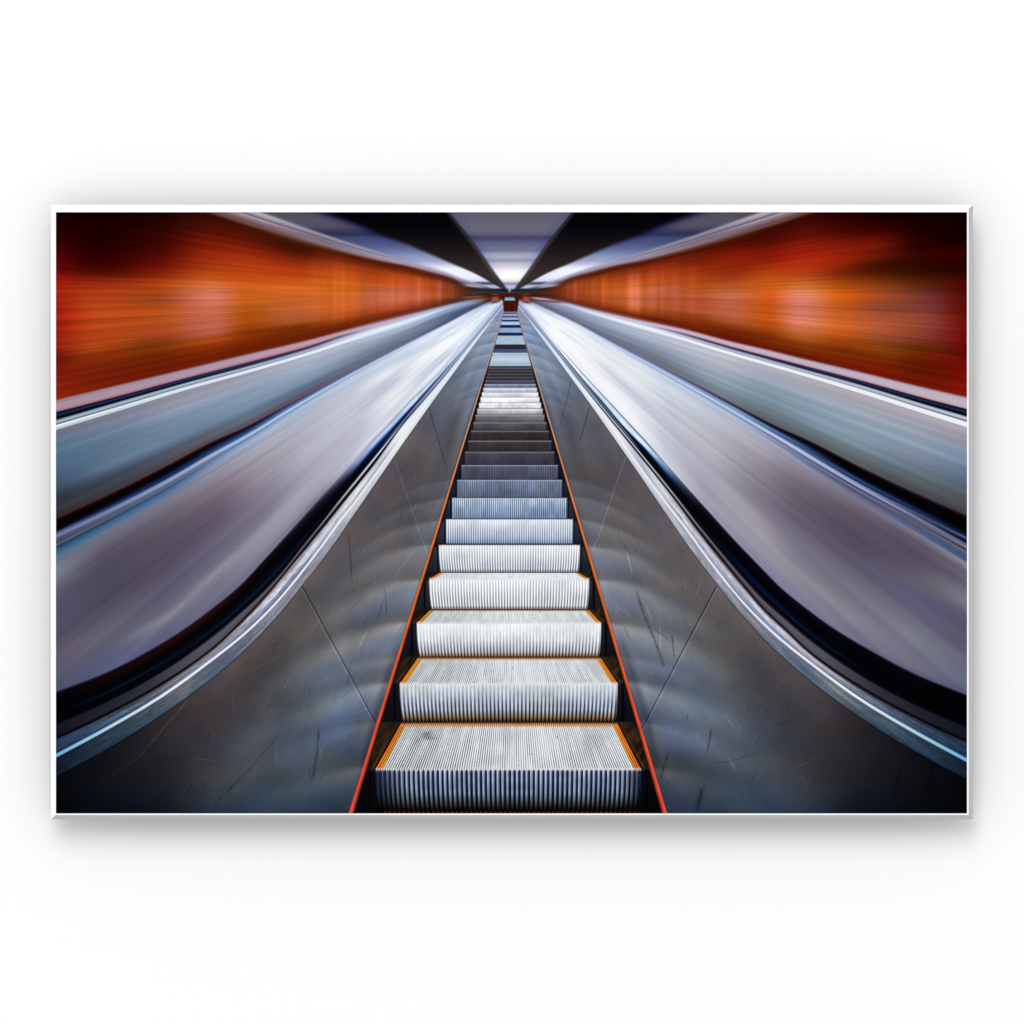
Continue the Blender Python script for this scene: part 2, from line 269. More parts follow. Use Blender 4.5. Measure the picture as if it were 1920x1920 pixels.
RAIL2R[315] = [(0, (64, 50, 54)), (.05, (20, 10, 12)), (.11, (3, 2, 6)), (.30, (4, 4, 12)), (.36, (30, 50, 96)), (.42, (52, 82, 136)), (.46, (10, 14, 34)), (.51, (132, 142, 186)), (.60, (168, 176, 212)), (.65, (40, 46, 72)), (.70, (122, 126, 152)), (.78, (70, 78, 108)), (.86, (104, 106, 136)), (1, (124, 118, 142))]
RAIL2R[455] = [(0, (74, 60, 66)), (.06, (26, 14, 22)), (.12, (6, 6, 16)), (.22, (36, 58, 100)), (.30, (100, 132, 176)), (.36, (46, 72, 118)), (.43, (96, 120, 164)), (.52, (198, 208, 232)), (.60, (172, 186, 218)), (.66, (80, 96, 130)), (.75, (140, 150, 180)), (.84, (120, 134, 164)), (1, (170, 172, 194))]
RAIL2R[545] = [(0, (84, 70, 84)), (.08, (46, 36, 66)), (.16, (60, 70, 110)), (.26, (150, 176, 210)), (.34, (100, 130, 172)), (.46, (200, 214, 236)), (.56, (166, 188, 218)), (.64, (110, 138, 176)), (.76, (176, 192, 216)), (1, (184, 190, 210))]


def half(x, y, side, seed):
    """ink colours (sRGB 0..255) for one half, x ascending from the frame to the middle"""
    S = SIDE[side]
    X = x[None, :].astype(F); Y = y[:, None].astype(F)
    H, W = len(y), len(x)
    img = np.zeros((H, W, 3), F)
    ids = np.zeros((H, W), np.int16)
    vx, vy = 957.5, 551.0
    dx = np.maximum(vx - X, 2.0)
    ang = ((Y - vy) / dx).astype(F)                   # ray slope from the vanishing point
    th = np.arctan(ang).astype(F)
    lr = np.log(np.hypot(dx, Y - vy) + 20).astype(F)
    R = np.hypot(dx, Y - vy)

    def streak(f, g, s):
        return vnoise(th * f + 100, lr * g + 40, s + seed)
    st_f = streak(260, 3.0, 1) + .6 * streak(620, 4.0, 2)
    st_m = streak(90, 2.2, 3)
    st_l = streak(30, 1.6, 4)

    # --- ceiling: middle panel, dark beams, outer strips
    yy = y.astype(float)
    ck = [398, 430, 438, 446, 453, 462, 470, 476, 482, 488, 494, 502, 509, 518, 525, 529, 532, 536, 540, 544, 549]
    cc = [(90, 90, 108), (102, 102, 120), (96, 94, 114), (72, 68, 96), (88, 88, 124), (106, 106, 140), (116, 118, 148), (150, 160, 182), (166, 174, 190), (156, 150, 172), (188, 188, 208), (222, 218, 228), (250, 248, 250), (255, 255, 255), (240, 236, 234), (190, 192, 204), (128, 134, 164), (184, 190, 226), (182, 188, 226), (70, 88, 100), (44, 60, 66)]
    mid = pch(yy, ck, np.array(cc, float)).astype(F)[:, None, :]
    img[:] = mid
    inner = fBlackIn(x)[None, :]
    edge = np.clip((Y - inner + 60) / 60, 0, 1)
    over(img, mid * np.array([.78, .84, 1.04], F), .6 * sm(.45, 1, edge) * sm(540, 470, Y))
    img += (np.sin((X - 957.5) / np.maximum((Y - 590) / -190, .1) * 2.1) * 5 * sm(480, 410, Y))[..., None]
    # dark beam
    beam = np.zeros((H, W, 3), F)
    tt = sm(400, 545, Y)
    beam[:] = np.array([3, 2, 6], F) * (1 - tt[..., None]) + np.array([58, 48, 48], F) * tt[..., None]
    over(beam, (22, 17, 34), .9 * sm(60, 0, (Y - fBlackOut(x)[None, :]) * -1) * 0)
    d_in = (Y - inner)
    over(beam, (86, 74, 68), .8 * np.exp(-((d_in - 5) / (4 + 4 * tt)) ** 2) * (.55 + .45 * tt))
    over(beam, (40, 44, 52), sm(505, 535, Y) * .7)
    over(img, beam, sm(-4.5, 4.5, d_in))
    # outer strip
    d_out = Y - fBlackOut(x)[None, :]
    ok = [398, 412, 424, 432, 439, 446, 454, 464, 472, 481, 489, 497, 505, 516, 523, 527, 530.5, 533.5, 536, 539, 542]
    oc_ = [(92, 86, 102), (98, 94, 110), (92, 90, 112), (70, 70, 98), (54, 58, 96), (74, 82, 130), (84, 94, 142), (104, 112, 162), (124, 140, 186), (152, 166, 206), (168, 172, 208), (202, 206, 230), (238, 240, 253), (234, 238, 254), (222, 226, 250), (196, 202, 238), (70, 76, 84), (110, 108, 124), (192, 188, 216), (186, 180, 210), (50, 56, 66)]
    out = np.broadcast_to(pch(yy, ok, np.array(oc_, float)).astype(F)[:, None, :], (H, W, 3)).copy()
    out *= (1 - .13 * sm(505, 470, Y))[..., None]
    out += (st_m * 26 * sm(470, 520, Y))[..., None]
    over(out, out * np.array([.62, .66, 1.0], F), np.exp(-(np.maximum(d_out, 0) / 9) ** 2) * sm(470, 420, Y))
    soft = np.interp(x, [560, 650, 760, 860, 930], [15, 12, 9, 5, 3])[None, :]
    over(img, out, sm(-soft * .7, soft * .6, d_out))
    # trim under the ceiling
    tv = (Y - fTrimTop(x)[None, :]) / np.maximum(fTrimBot(x) - fTrimTop(x), .5)[None, :]
    trim = stops(x, tv, {
        350: [(0, (150, 138, 152)), (.3, (160, 148, 160)), (.4, (90, 78, 92)), (.5, (165, 140, 150)), (.7, (120, 90, 96)), (.9, (96, 52, 40)), (1, (80, 30, 14))],
        480: [(0, (158, 150, 164)), (.12, (182, 172, 182)), (.28, (150, 142, 156)), (.34, (92, 82, 98)), (.42, (176, 158, 166)), (.55, (146, 120, 132)), (.75, (112, 82, 90)), (.88, (120, 76, 66)), (1, (84, 40, 20))],
        600: [(0, (104, 102, 122)), (.12, (150, 146, 160)), (.26, (126, 120, 136)), (.33, (84, 76, 96)), (.40, (150, 140, 154)), (.46, (112, 102, 120)), (.62, (134, 112, 128)), (.80, (128, 104, 112)), (.88, (76, 50, 44)), (.94, (120, 78, 56)), (1, (96, 50, 30))],
        740: [(0, (112, 114, 150)), (.16, (160, 154, 174)), (.30, (132, 124, 148)), (.40, (166, 156, 180)), (.65, (156, 138, 166)), (.82, (140, 110, 124)), (.92, (110, 66, 48)), (1, (104, 52, 30))],
        850: [(0, (226, 228, 246)), (.3, (190, 184, 208)), (.6, (150, 128, 146)), (1, (90, 56, 46))],
        900: [(0, (150, 156, 176)), (.5, (70, 66, 78)), (1, (40, 34, 36))],
        940: [(0, (40, 44, 52)), (1, (36, 40, 44))]})
    ts = np.interp(x, [350, 600, 760, 880, 957], [9, 5, 6, 4, 2])[None, :]
    over(img, trim, sm(-ts * .5, ts * .5, Y - fTrimTop(x)[None, :]))
    img += (st_m * 10 + st_l * 8)[..., None] * sm(-20, 0, Y - fTrimTop(x)[None, :])[..., None]

    # --- orange wall
    wall = field(x, Y, fTrimBot, S['wall'], WALL[side])
    k = wall.mean(-1, keepdims=True) / 90.0
    wall *= (.96 + (.20 * st_f * np.clip(dx / 500 - .12, 0, 1) + .12 * st_m * np.clip(dx / 300, .2, 1) + .12 * st_l)[..., None] * (1.15 - .3 * np.clip(k, 0, 1)))
    wall -= np.maximum(wall - 140, 0) * .12
    wall += np.array((9, 1, 0), F) * np.clip(1 - wall[..., :1] / 70, 0, 1)
    # blurred bright posters along the far half
    px = np.log(np.maximum(957.5 - X, 20))
    post = .55 * vnoise(px * 9 + 7, Y * 0 + 3.3, 21 + seed) + .6 * vnoise(px * 19 + 5, Y * 0 + 9.1, 22 + seed) + .3 * vnoise(px * 40, Y * 0 + 4.1, 23 + seed)
    wv = (Y - fTrimBot(x)[None, :]) / np.maximum(S['wall'](x) - fTrimBot(x), 1)[None, :]
    post = post * sm(560, 660, X) * sm(900, 850, X) * sm(.02, .25, wv) * sm(1.0, .8, wv)
    wall *= (1 + .22 * post)[..., None]
    wall[..., 2] += np.clip(post, 0, 1) * 60; wall[..., 1] += np.clip(post, 0, 1) * 22
    wall *= 1 + (sm(.74, .9, wv) * sm(620, 420, X) * (1 if side == 'L' else .35))[..., None] * np.array([.12, .28, .05], F)
    wall[..., 1] *= .955
    ws = np.interp(x, [105, 350, 600, 760, 880, 957], [16, 14, 8, 10, 5, 2])[None, :]
    over(img, wall, sm(-ts * .3 - ws * .3, ws * .35, Y - fTrimBot(x)[None, :]))
    ids[(Y > fTrimBot(x)[None, :]) & (X < 905)] = 1

    # --- far end of the hall (seen at the top of the stairs)
    m = sm(866, 900, X) * sm(543, 548, Y + 0 * X)
    over(img, np.where((Y < 551)[..., None], np.array((46, 58, 60), F), np.array((92, 32, 8), F)) * (1 + .5 * st_m[..., None]), m * sm(541, 545, Y))
    over(img, (66, 21, 6), sm(880, 915, X) * sm(548, 551, Y) * .9)
    over(img, (20, 26, 40), .8 * np.exp(-((Y - 544.5) / 2.2) ** 2) * sm(885, 925, X))

    # --- ledge, dark line, white band
    d = Y - S['wall'](x)[None, :]
    es = np.interp(x, [105, 580, 760, 900], [3.0, 2.5, 5, 4])[None, :]
    led = stops(x, d / np.maximum(S['ledge'](x) - S['wall'](x), .5)[None, :], {
        105: [(0, (150, 124, 132)), (.18, (160, 140, 150)), (.22, (128, 112, 122)), (.3, (168, 142, 158)), (.8, (168, 138, 156)), (.95, (150, 110, 112)), (1, (110, 40, 24))],
        350: [(0, (150, 128, 148)), (.2, (164, 146, 166)), (.7, (178, 148, 168)), (.93, (160, 116, 130)), (1, (110, 40, 44))],
        580: [(0, (166, 134, 160)), (.4, (192, 158, 178)), (.85, (184, 140, 156)), (1, (130, 70, 90))],
        715: [(0, (150, 100, 110)), (.6, (196, 168, 190)), (1, (180, 176, 208))],
        865: [(0, (110, 80, 90)), (1, (150, 165, 200))]} if side == 'L' else {
        105: [(0, (170, 158, 170)), (.25, (186, 178, 192)), (.6, (194, 180, 190)), (.92, (190, 168, 178)), (1, (110, 40, 34))],
        350: [(0, (166, 150, 176)), (.3, (184, 176, 196)), (.7, (196, 176, 190)), (.93, (176, 140, 154)), (1, (110, 44, 54))],
        580: [(0, (176, 150, 180)), (.4, (204, 180, 200)), (.85, (196, 166, 184)), (1, (140, 100, 120))],
        715: [(0, (170, 130, 150)), (.6, (206, 190, 212)), (1, (190, 190, 220))],
        865: [(0, (140, 110, 130)), (1, (176, 176, 206))]})
    fade = sm(915, 875, X) if side == 'L' else sm(925, 880, X)
    over(img, led, sm(-es, es, d) * fade)
    ids[(d > 0) & (X < 900)] = 2
    d = Y - S['ledge'](x)[None, :]
    dk = stops(x, d / np.maximum(S['dark'](x) - S['ledge'](x), .5)[None, :], {
        105: [(0, (70, 14, 10)), (.12, (6, 4, 12)), (.3, (14, 36, 70)), (.5, (26, 50, 92)), (.6, (4, 5, 16)), (1, (6, 8, 18))],
        350: [(0, (80, 24, 30)), (.15, (12, 16, 44)), (.4, (36, 62, 112)), (.65, (10, 14, 40)), (1, (10, 14, 30))],
        580: [(0, (96, 50, 72)), (.3, (50, 50, 90)), (1, (60, 70, 100))],
        715: [(0, (180, 180, 210)), (1, (200, 210, 230))]})
    over(img, dk, sm(-.8, .8, d) * sm(760, 640, X) * fade)
    d = Y - S['dark'](x)[None, :]
    bd = stops(x, d / np.maximum(S['band'](x) - S['dark'](x), .5)[None, :], {
        105: [(0, (60, 76, 92)), (.12, (150, 168, 176)), (.34, (166, 184, 192)), (.40, (46, 70, 96)), (.46, (60, 84, 108)), (.52, (236, 242, 248)), (.66, (240, 244, 248)), (.72, (186, 202, 206)), (.93, (192, 206, 210)), (1, (80, 96, 124))],
        350: [(0, (80, 96, 116)), (.12, (164, 184, 200)), (.34, (160, 176, 190)), (.40, (88, 108, 134)), (.47, (120, 138, 160)), (.56, (226, 232, 240)), (.9, (214, 222, 230)), (1, (110, 120, 148))],
        580: [(0, (110, 116, 146)), (.2, (168, 178, 202)), (.42, (150, 160, 186)), (.55, (226, 232, 242)), (.8, (240, 243, 248)), (1, (150, 164, 192))],
        715: [(0, (190, 196, 220)), (.4, (236, 240, 248)), (.7, (214, 226, 242)), (1, (166, 184, 214))],
        800: [(0, (200, 208, 232)), (.4, (220, 232, 248)), (1, (150, 170, 206))],
        865: [(0, (140, 156, 196)), (.5, (150, 178, 218)), (1, (120, 148, 192))]} if side == 'L' else {
        105: [(0, (110, 116, 136)), (.1, (190, 194, 204)), (.3, (196, 200, 210)), (.36, (40, 56, 84)), (.42, (70, 86, 112)), (.5, (240, 243, 248)), (.93, (232, 234, 236)), (1, (120, 110, 124))],
        350: [(0, (110, 116, 146)), (.12, (180, 186, 206)), (.34, (170, 176, 196)), (.40, (110, 120, 148)), (.5, (232, 236, 242)), (.9, (240, 242, 242)), (1, (140, 140, 160))],
        580: [(0, (120, 120, 150)), (.2, (180, 186, 208)), (.42, (166, 170, 194)), (.55, (236, 240, 246)), (.8, (246, 248, 250)), (1, (170, 176, 198))],
        715: [(0, (190, 196, 222)), (.4, (244, 246, 250)), (.7, (228, 234, 244)), (1, (176, 190, 216))],
        800: [(0, (206, 208, 232)), (.4, (232, 238, 248)), (1, (160, 176, 208))],
        865: [(0, (166, 170, 204)), (.5, (180, 192, 224)), (1, (132, 146, 188))]})
    bs = np.interp(x, [105, 580, 760], [.8, 2, 4])[None, :]
    over(img, bd, sm(-bs, bs, d) * fade)
    # --- outer side panel
    d = Y - S['band'](x)[None, :]
    p1 = field(x, Y, S['band'], S['p1'], P1[side])
    p1 *= (1 + .06 * st_f * np.clip(dx / 420, .1, 1) + .10 * st_m + .08 * st_l)[..., None]
    p1 += (p1.mean(-1, keepdims=True) - p1) * .32
    bs = np.interp(x, [105, 580, 760, 900], [.9, 2.5, 4, 3])[None, :]
    over(img, p1, sm(-bs, bs, d) * sm(930, 890, X))
    ids[(d > 0) & (X < 915)] = 3
    # --- outer rail with its handrail
    d = Y - S['p1'](x)[None, :]
    rv = d / np.maximum(S['railb'](x) - S['p1'](x), .6)[None, :]
    r2 = stops(x, rv, RAIL2 if side == 'L' else RAIL2R)
    r2 *= (1 + .12 * streak(420, 1.0, 5)[..., None])
    es = np.interp(x, [105, 545, 760], [1.2, 1.2, 2.2])[None, :]
    over(img, r2, sm(-es, es, d) * sm(950, 915, X))
    ids[(d > 0) & (X < 930)] = 4
    # --- wide blurred deck between the two escalators
    d = Y - S['railb'](x)[None, :]
    dk = field(x, Y, S['railb'], S['hand'], DECK[side])
    fine = streak(420, 2.5, 6) + .5 * streak(900, 3, 7)
    dk *= (1 + .045 * fine * np.clip(dx / 420, .1, 1.4) + .085 * st_m * np.clip(dx / 250, .3, 1) + .05 * st_l)[..., None]
    dk += (dk.mean(-1, keepdims=True) - dk) * .22 * sm(780, 600, X)[..., None]
    cl = sm(620, 740, X) * (.5 + vnoise(th * 16 + 9, lr * 2.6, 9 + seed) + .5 * vnoise(th * 40, lr * 4, 10 + seed))
    dk += (np.array((252, 253, 255), F) - dk) * (np.clip(cl - .22, 0, 1) * .95)[..., None]
    dk += (np.array((150, 172, 206), F) - dk) * (np.clip(.32 - cl, 0, 1) * sm(640, 760, X) * .7)[..., None]
    dk *= np.interp(x, [105, 400, 620, 760], [.92, .94, .99, 1.0])[None, :, None]
    dk += (np.sin(th * 640) * 3.2 * sm(300, 470, X) * sm(760, 600, X))[..., None]
    es = np.interp(x, [105, 545, 760], [3.0, 3.0, 2.5])[None, :]
    over(img, dk, sm(-es, es, d) * sm(958, 945, X))
    ids[(d > 0) & (X < 950)] = 5
    # broad pale rays on the far deck
    over(img, (250, 251, 254), np.clip(st_m * 1.6 + .1, 0, 1) * sm(-2, 6, d) * sm(-1, -8, Y - S['hand'](x)[None, :]) * sm(770, 880, X) * .55)

    # --- near handrail
    d = Y - S['hand'](x)[None, :]
    hv = d / np.maximum(S['handb'](x) - S['hand'](x), .6)[None, :]
    hL = {
        105: [(0, (30, 30, 52)), (.1, (4, 4, 8)), (.45, (2, 2, 4)), (.62, (2, 2, 6)), (1, (2, 2, 5))],
        250: [(0, (60, 56, 84)), (.08, (16, 8, 10)), (.22, (24, 8, 6)), (.45, (4, 2, 4)), (.66, (4, 6, 14)), (.7, (12, 30, 52)), (.75, (3, 5, 12)), (1, (3, 3, 7))],
        400: [(0, (90, 80, 112)), (.06, (36, 18, 24)), (.18, (34, 10, 8)), (.4, (6, 3, 4)), (.72, (4, 8, 16)), (.79, (10, 26, 56)), (.86, (3, 4, 10)), (1, (8, 8, 14))],
        500: [(0, (60, 48, 66)), (.08, (16, 8, 14)), (.4, (3, 3, 5)), (.72, (4, 10, 22)), (.8, (14, 34, 66)), (.86, (3, 4, 10)), (1, (10, 10, 16))],
        590: [(0, (96, 88, 116)), (.14, (34, 26, 44)), (.34, (8, 8, 14)), (.7, (3, 4, 8)), (.84, (8, 16, 34)), (.9, (3, 3, 6)), (1, (16, 16, 20))],
        640: [(0, (150, 145, 170)), (.16, (86, 82, 108)), (.36, (34, 34, 56)), (.5, (8, 10, 18)), (.82, (3, 4, 8)), (1, (8, 8, 10))],
        672: [(0, (170, 172, 196)), (.2, (150, 160, 192)), (.4, (90, 112, 168)), (.55, (14, 24, 54)), (.7, (4, 6, 12)), (1, (8, 8, 12))],
        705: [(0, (176, 184, 206)), (.06, (128, 140, 170)), (.14, (186, 200, 228)), (.38, (176, 194, 230)), (.5, (40, 76, 150)), (.62, (6, 20, 62)), (.82, (8, 14, 36)), (1, (10, 12, 20))],
        745: [(0, (170, 180, 200)), (.06, (108, 118, 142)), (.14, (196, 210, 234)), (.42, (182, 200, 232)), (.54, (110, 140, 190)), (.60, (10, 32, 86)), (.84, (10, 28, 74)), (.92, (140, 152, 190)), (1, (12, 16, 34))],
        790: [(0, (190, 200, 216)), (.08, (130, 140, 166)), (.2, (214, 226, 242)), (.5, (190, 210, 232)), (.62, (20, 50, 104)), (.8, (10, 36, 88)), (.88, (180, 192, 222)), (1, (20, 30, 60))],
        840: [(0, (210, 218, 232)), (.15, (160, 172, 196)), (.3, (222, 232, 245)), (.6, (110, 142, 188)), (.85, (70, 106, 160)), (.92, (196, 208, 230)), (1, (70, 90, 124))],
        890: [(0, (206, 216, 234)), (.4, (206, 218, 236)), (.7, (140, 164, 202)), (1, (170, 184, 212))],
        940: [(0, (190, 196, 220)), (1, (150, 160, 196))]}
    if side == 'R':
        hL = dict(hL)
        hL[105] = [(0, (24, 24, 40)), (.08, (3, 3, 6)), (1, (2, 2, 5))]
        hL[250] = [(0, (46, 40, 60)), (.07, (6, 4, 8)), (.6, (2, 2, 4)), (.9, (3, 3, 8)), (1, (4, 4, 8))]
        hL[400] = [(0, (70, 66, 100)), (.06, (10, 8, 22)), (.4, (2, 2, 4)), (.7, (3, 8, 18)), (.78, (8, 26, 58)), (.84, (3, 4, 10)), (1, (10, 10, 16))]
        hL[500] = [(0, (50, 48, 76)), (.06, (8, 8, 20)), (.5, (2, 2, 4)), (.76, (6, 22, 56)), (.84, (3, 4, 10)), (1, (10, 10, 16))]
        hL[590] = [(0, (64, 60, 88)), (.08, (22, 18, 28)), (.3, (4, 4, 8)), (.78, (3, 4, 8)), (.86, (8, 20, 44)), (.92, (3, 3, 6)), (1, (14, 14, 18))]
        hL[640] = [(0, (60, 62, 92)), (.08, (72, 82, 104)), (.26, (36, 52, 78)), (.5, (5, 9, 18)), (.82, (3, 4, 8)), (1, (8, 8, 10))]
        hL[672] = [(0, (40, 56, 100)), (.08, (150, 166, 196)), (.24, (120, 150, 190)), (.42, (40, 90, 150)), (.56, (4, 12, 30)), (.85, (3, 4, 10)), (1, (8, 8, 12))]
        hL[705] = [(0, (30, 46, 90)), (.07, (60, 84, 130)), (.14, (206, 220, 238)), (.36, (226, 236, 246)), (.48, (40, 100, 160)), (.58, (3, 10, 34)), (.85, (3, 5, 14)), (1, (10, 12, 20))]
        hL[745] = [(0, (34, 50, 92)), (.06, (50, 70, 112)), (.14, (206, 220, 240)), (.44, (250, 252, 254)), (.56, (120, 160, 206)), (.64, (4, 24, 74)), (.82, (4, 14, 44)), (.88, (190, 186, 200)), (.93, (6, 10, 22)), (1, (10, 14, 30))]
        hL[790] = [(0, (60, 76, 112)), (.07, (74, 92, 124)), (.16, (220, 232, 244)), (.42, (200, 220, 238)), (.56, (10, 50, 100)), (.74, (3, 14, 48)), (.82, (196, 196, 214)), (.9, (8, 14, 30)), (1, (14, 20, 36))]
        hL[840] = [(0, (130, 142, 164)), (.1, (100, 114, 140)), (.2, (236, 242, 248)), (.55, (246, 249, 252)), (.68, (20, 44, 92)), (.78, (30, 50, 90)), (.86, (210, 216, 230)), (.94, (30, 40, 66)), (1, (60, 76, 104))]
        hL[890] = [(0, (170, 180, 204)), (.2, (236, 242, 250)), (.55, (206, 216, 236)), (.75, (70, 86, 124)), (.88, (214, 222, 238)), (1, (90, 106, 140))]
    jag = (.20 if side == 'R' else .08) * (vnoise(X * .045 + Y * .05, Y * 0 + 2.2, 37 + seed) + .6 * vnoise(X * .14 + Y * .15, Y * 0 + 5.2, 38 + seed)) * sm(660, 700, X) * sm(840, 800, X)
    hr = stops(x, hv + jag * sm(.2, .45, hv) * sm(.85, .7, hv), hL)
    wob = vnoise(X * .09, Y * .09, 31 + seed)
    hr *= (1 + .10 * wob * sm(620, 700, X))[..., None]
    over(img, hr, sm(-1.3, 1.6, d))
    ids[d > 0] = 6
    # --- strip and channel beside the handrail
    d = Y - S['handb'](x)[None, :]
    sv = d / np.maximum(S['strip'](x) - S['handb'](x), .6)[None, :]
    sp = stops(x, sv, {
        105: [(0, (8, 8, 16)), (.15, (19, 21, 32)), (.85, (19, 20, 30)), (1, (4, 4, 6))],
        250: [(0, (10, 10, 18)), (.15, (40, 42, 52)), (.8, (44, 44, 54)), (1, (4, 4, 6))],
        400: [(0, (20, 18, 26)), (.2, (86, 84, 98)), (.8, (80, 78, 90)), (1, (6, 6, 8))],
        500: [(0, (30, 28, 36)), (.3, (100, 96, 108)), (.7, (70, 66, 76)), (1, (10, 8, 10))],
        590: [(0, (10, 8, 10)), (.3, (140, 132, 140)), (.55, (40, 36, 40)), (1, (10, 8, 10))],
        690: [(0, (10, 10, 14)), (.25, (216, 218, 226)), (.45, (200, 202, 212)), (.6, (10, 12, 20)), (1, (16, 18, 28))],
        790: [(0, (20, 30, 56)), (.3, (206, 214, 232)), (.6, (190, 200, 220)), (.85, (20, 30, 56)), (1, (40, 50, 76))],
        890: [(0, (190, 204, 228)), (.6, (120, 136, 170)), (1, (90, 110, 150))],
        957: [(0, (140, 150, 190)), (1, (140, 150, 190))]})
    over(img, sp, sm(-.7, .7, d))
    ids[d > 0] = 7
    # --- bright metal trim
    d = Y - S['strip'](x)[None, :]
    mv = d / np.maximum(S['line'](x) - S['strip'](x), .6)[None, :]
    br = vnoise(X * .035 + Y * .045, mv * 9 + X * .01, 33 + seed) + .7 * vnoise(X * .11 + Y * .13, mv * 22, 34 + seed)
    m1 = stops(x, mv, {
        105: [(0, (10, 16, 30)), (.15, (36, 50, 74)), (.6, (34, 52, 78)), (1, (24, 38, 58))],
        200: [(0, (22, 18, 24)), (.2, (56, 64, 82)), (.5, (62, 82, 108)), (1, (34, 48, 72))],
        300: [(0, (30, 18, 20)), (.15, (70, 62, 74)), (.45, (124, 128, 142)), (.8, (80, 96, 124)), (1, (56, 70, 100))],
        400: [(0, (36, 22, 22)), (.12, (96, 80, 88)), (.35, (176, 172, 180)), (.6, (160, 166, 186)), (.85, (100, 116, 152)), (1, (76, 88, 124))],
        500: [(0, (40, 26, 26)), (.1, (110, 96, 104)), (.3, (188, 186, 194)), (.55, (176, 182, 200)), (.85, (106, 120, 156)), (1, (84, 96, 132))],
        600: [(0, (40, 30, 34)), (.12, (140, 132, 146)), (.4, (200, 200, 208)), (.7, (174, 178, 194)), (1, (120, 124, 146))],
        680: [(0, (30, 30, 40)), (.15, (200, 204, 214)), (.5, (222, 224, 226)), (.85, (186, 188, 200)), (1, (160, 162, 178))],
        710: [(0, (40, 44, 60)), (.15, (176, 178, 194)), (.5, (196, 202, 214)), (.85, (150, 152, 170)), (1, (150, 154, 172))],
        760: [(0, (60, 70, 96)), (.15, (216, 222, 232)), (.5, (242, 243, 244)), (.85, (224, 226, 230)), (1, (200, 204, 212))],
        830: [(0, (90, 104, 134)), (.2, (210, 222, 236)), (.6, (226, 234, 244)), (1, (204, 212, 226))],
        890: [(0, (120, 138, 176)), (.3, (200, 216, 236)), (1, (210, 222, 240))],
        957: [(0, (150, 160, 196)), (1, (150, 160, 196))]})
    fineb = vnoise((X - Y) * .06, mv * 15, 46 + seed) + .7 * vnoise((X - Y) * .16, mv * 26, 47 + seed)
    m1 *= (1 + (.24 * fineb) * sm(760, 600, X))[..., None]
    m1 *= (1 + br * np.interp(x, [105, 300, 640, 760], [.35, .5, .3, .1])[None, :])[..., None]
    over(img, m1, sm(1.2, 3.0, d) * sm(900, 700, X) + sm(.3, 1, d) * sm(700, 900, X))
    over(img, (6, 5, 8), np.exp(-((d - .4) / 1.5) ** 2) * .92 * sm(880, 760, X))
    d = Y - S['line'](x)[None, :]
    lv = d / np.maximum(S['trim'](x) - S['line'](x), .6)[None, :]
    br2 = vnoise(X * .03 + Y * .04, lv * 6 + X * .012, 35 + seed) + .6 * vnoise(X * .1 + Y * .12, lv * 16, 36 + seed)
    m2 = stops(x, lv, {
        105: [(0, (16, 26, 42)), (1, (20, 30, 46))],
        200: [(0, (40, 52, 66)), (.5, (46, 62, 78)), (1, (36, 58, 78))],
        300: [(0, (70, 76, 86)), (.4, (80, 92, 102)), (1, (62, 82, 100))],
        350: [(0, (90, 92, 102)), (.4, (118, 120, 122)), (1, (80, 98, 112))],
        400: [(0, (96, 98, 112)), (.5, (92, 106, 126)), (1, (84, 102, 124))],
        500: [(0, (124, 122, 138)), (.5, (132, 132, 146)), (1, (110, 118, 134))],
        600: [(0, (140, 142, 158)), (.5, (158, 160, 172)), (1, (146, 150, 164))],
        690: [(0, (190, 192, 202)), (.5, (204, 206, 212)), (1, (180, 184, 194))],
        760: [(0, (214, 218, 224)), (.5, (232, 234, 234)), (1, (200, 206, 210))],
        830: [(0, (206, 220, 228)), (.5, (214, 226, 234)), (1, (180, 194, 210))],
        890: [(0, (190, 208, 228)), (1, (160, 180, 206))],
        957: [(0, (150, 160, 196)), (1, (150, 160, 196))]})
    fineb = vnoise((X - Y) * .05, lv * 9, 48 + seed) + .7 * vnoise((X - Y) * .16, lv * 18, 49 + seed)
    m2 *= (1 + (.20 * fineb) * sm(760, 600, X))[..., None]
    m2 *= (1 + br2 * np.interp(x, [105, 300, 640, 760], [.3, .35, .2, .08])[None, :])[..., None]
    over(img, m2, sm(-.6, .8, d))
    lw = np.interp(x, [105, 300, 500, 640, 760, 860, 920], [3.6, 3.0, 2.8, 3.0, 2.6, 1.4, .8])[None, :]
    lc = np.stack([np.interp(x, [105, 200, 320, 957], [v0, v1, v2, v2]) for v0, v1, v2 in ((110, 176, 238), (176, 216, 241), (222, 232, 250))], -1)[None].astype(F)
    over(img, lc, sm(lw + .8, lw - .8, np.abs(d)) * .97)

    # --- steel balustrade
    d = Y - S['trim'](x)[None, :]
    low = curve([(105, 1525), (600, 1525), (654, 1525), (705, 1357), (770, 1150), (823, 975), (877, 802), (917, 672), (946, 578), (957, 560)])
    stl = field(x, Y, S['trim'], low, STEEL)
    if side == 'R': stl *= np.interp(x, [102, 220, 330, 480, 700], [.9, .9, 1.0, 1.0, 1.0])[None, :, None]
    # reflections of the steps in the steel: bowed bands that start at each step
    xl = (AX - 1250.5 if side == 'R' else 654.0)
    kx = (.298 if side == 'R' else .3084)
    bands = np.zeros((H, W), F); warmb = np.zeros((H, W), F); coolb = np.zeros((H, W), F)
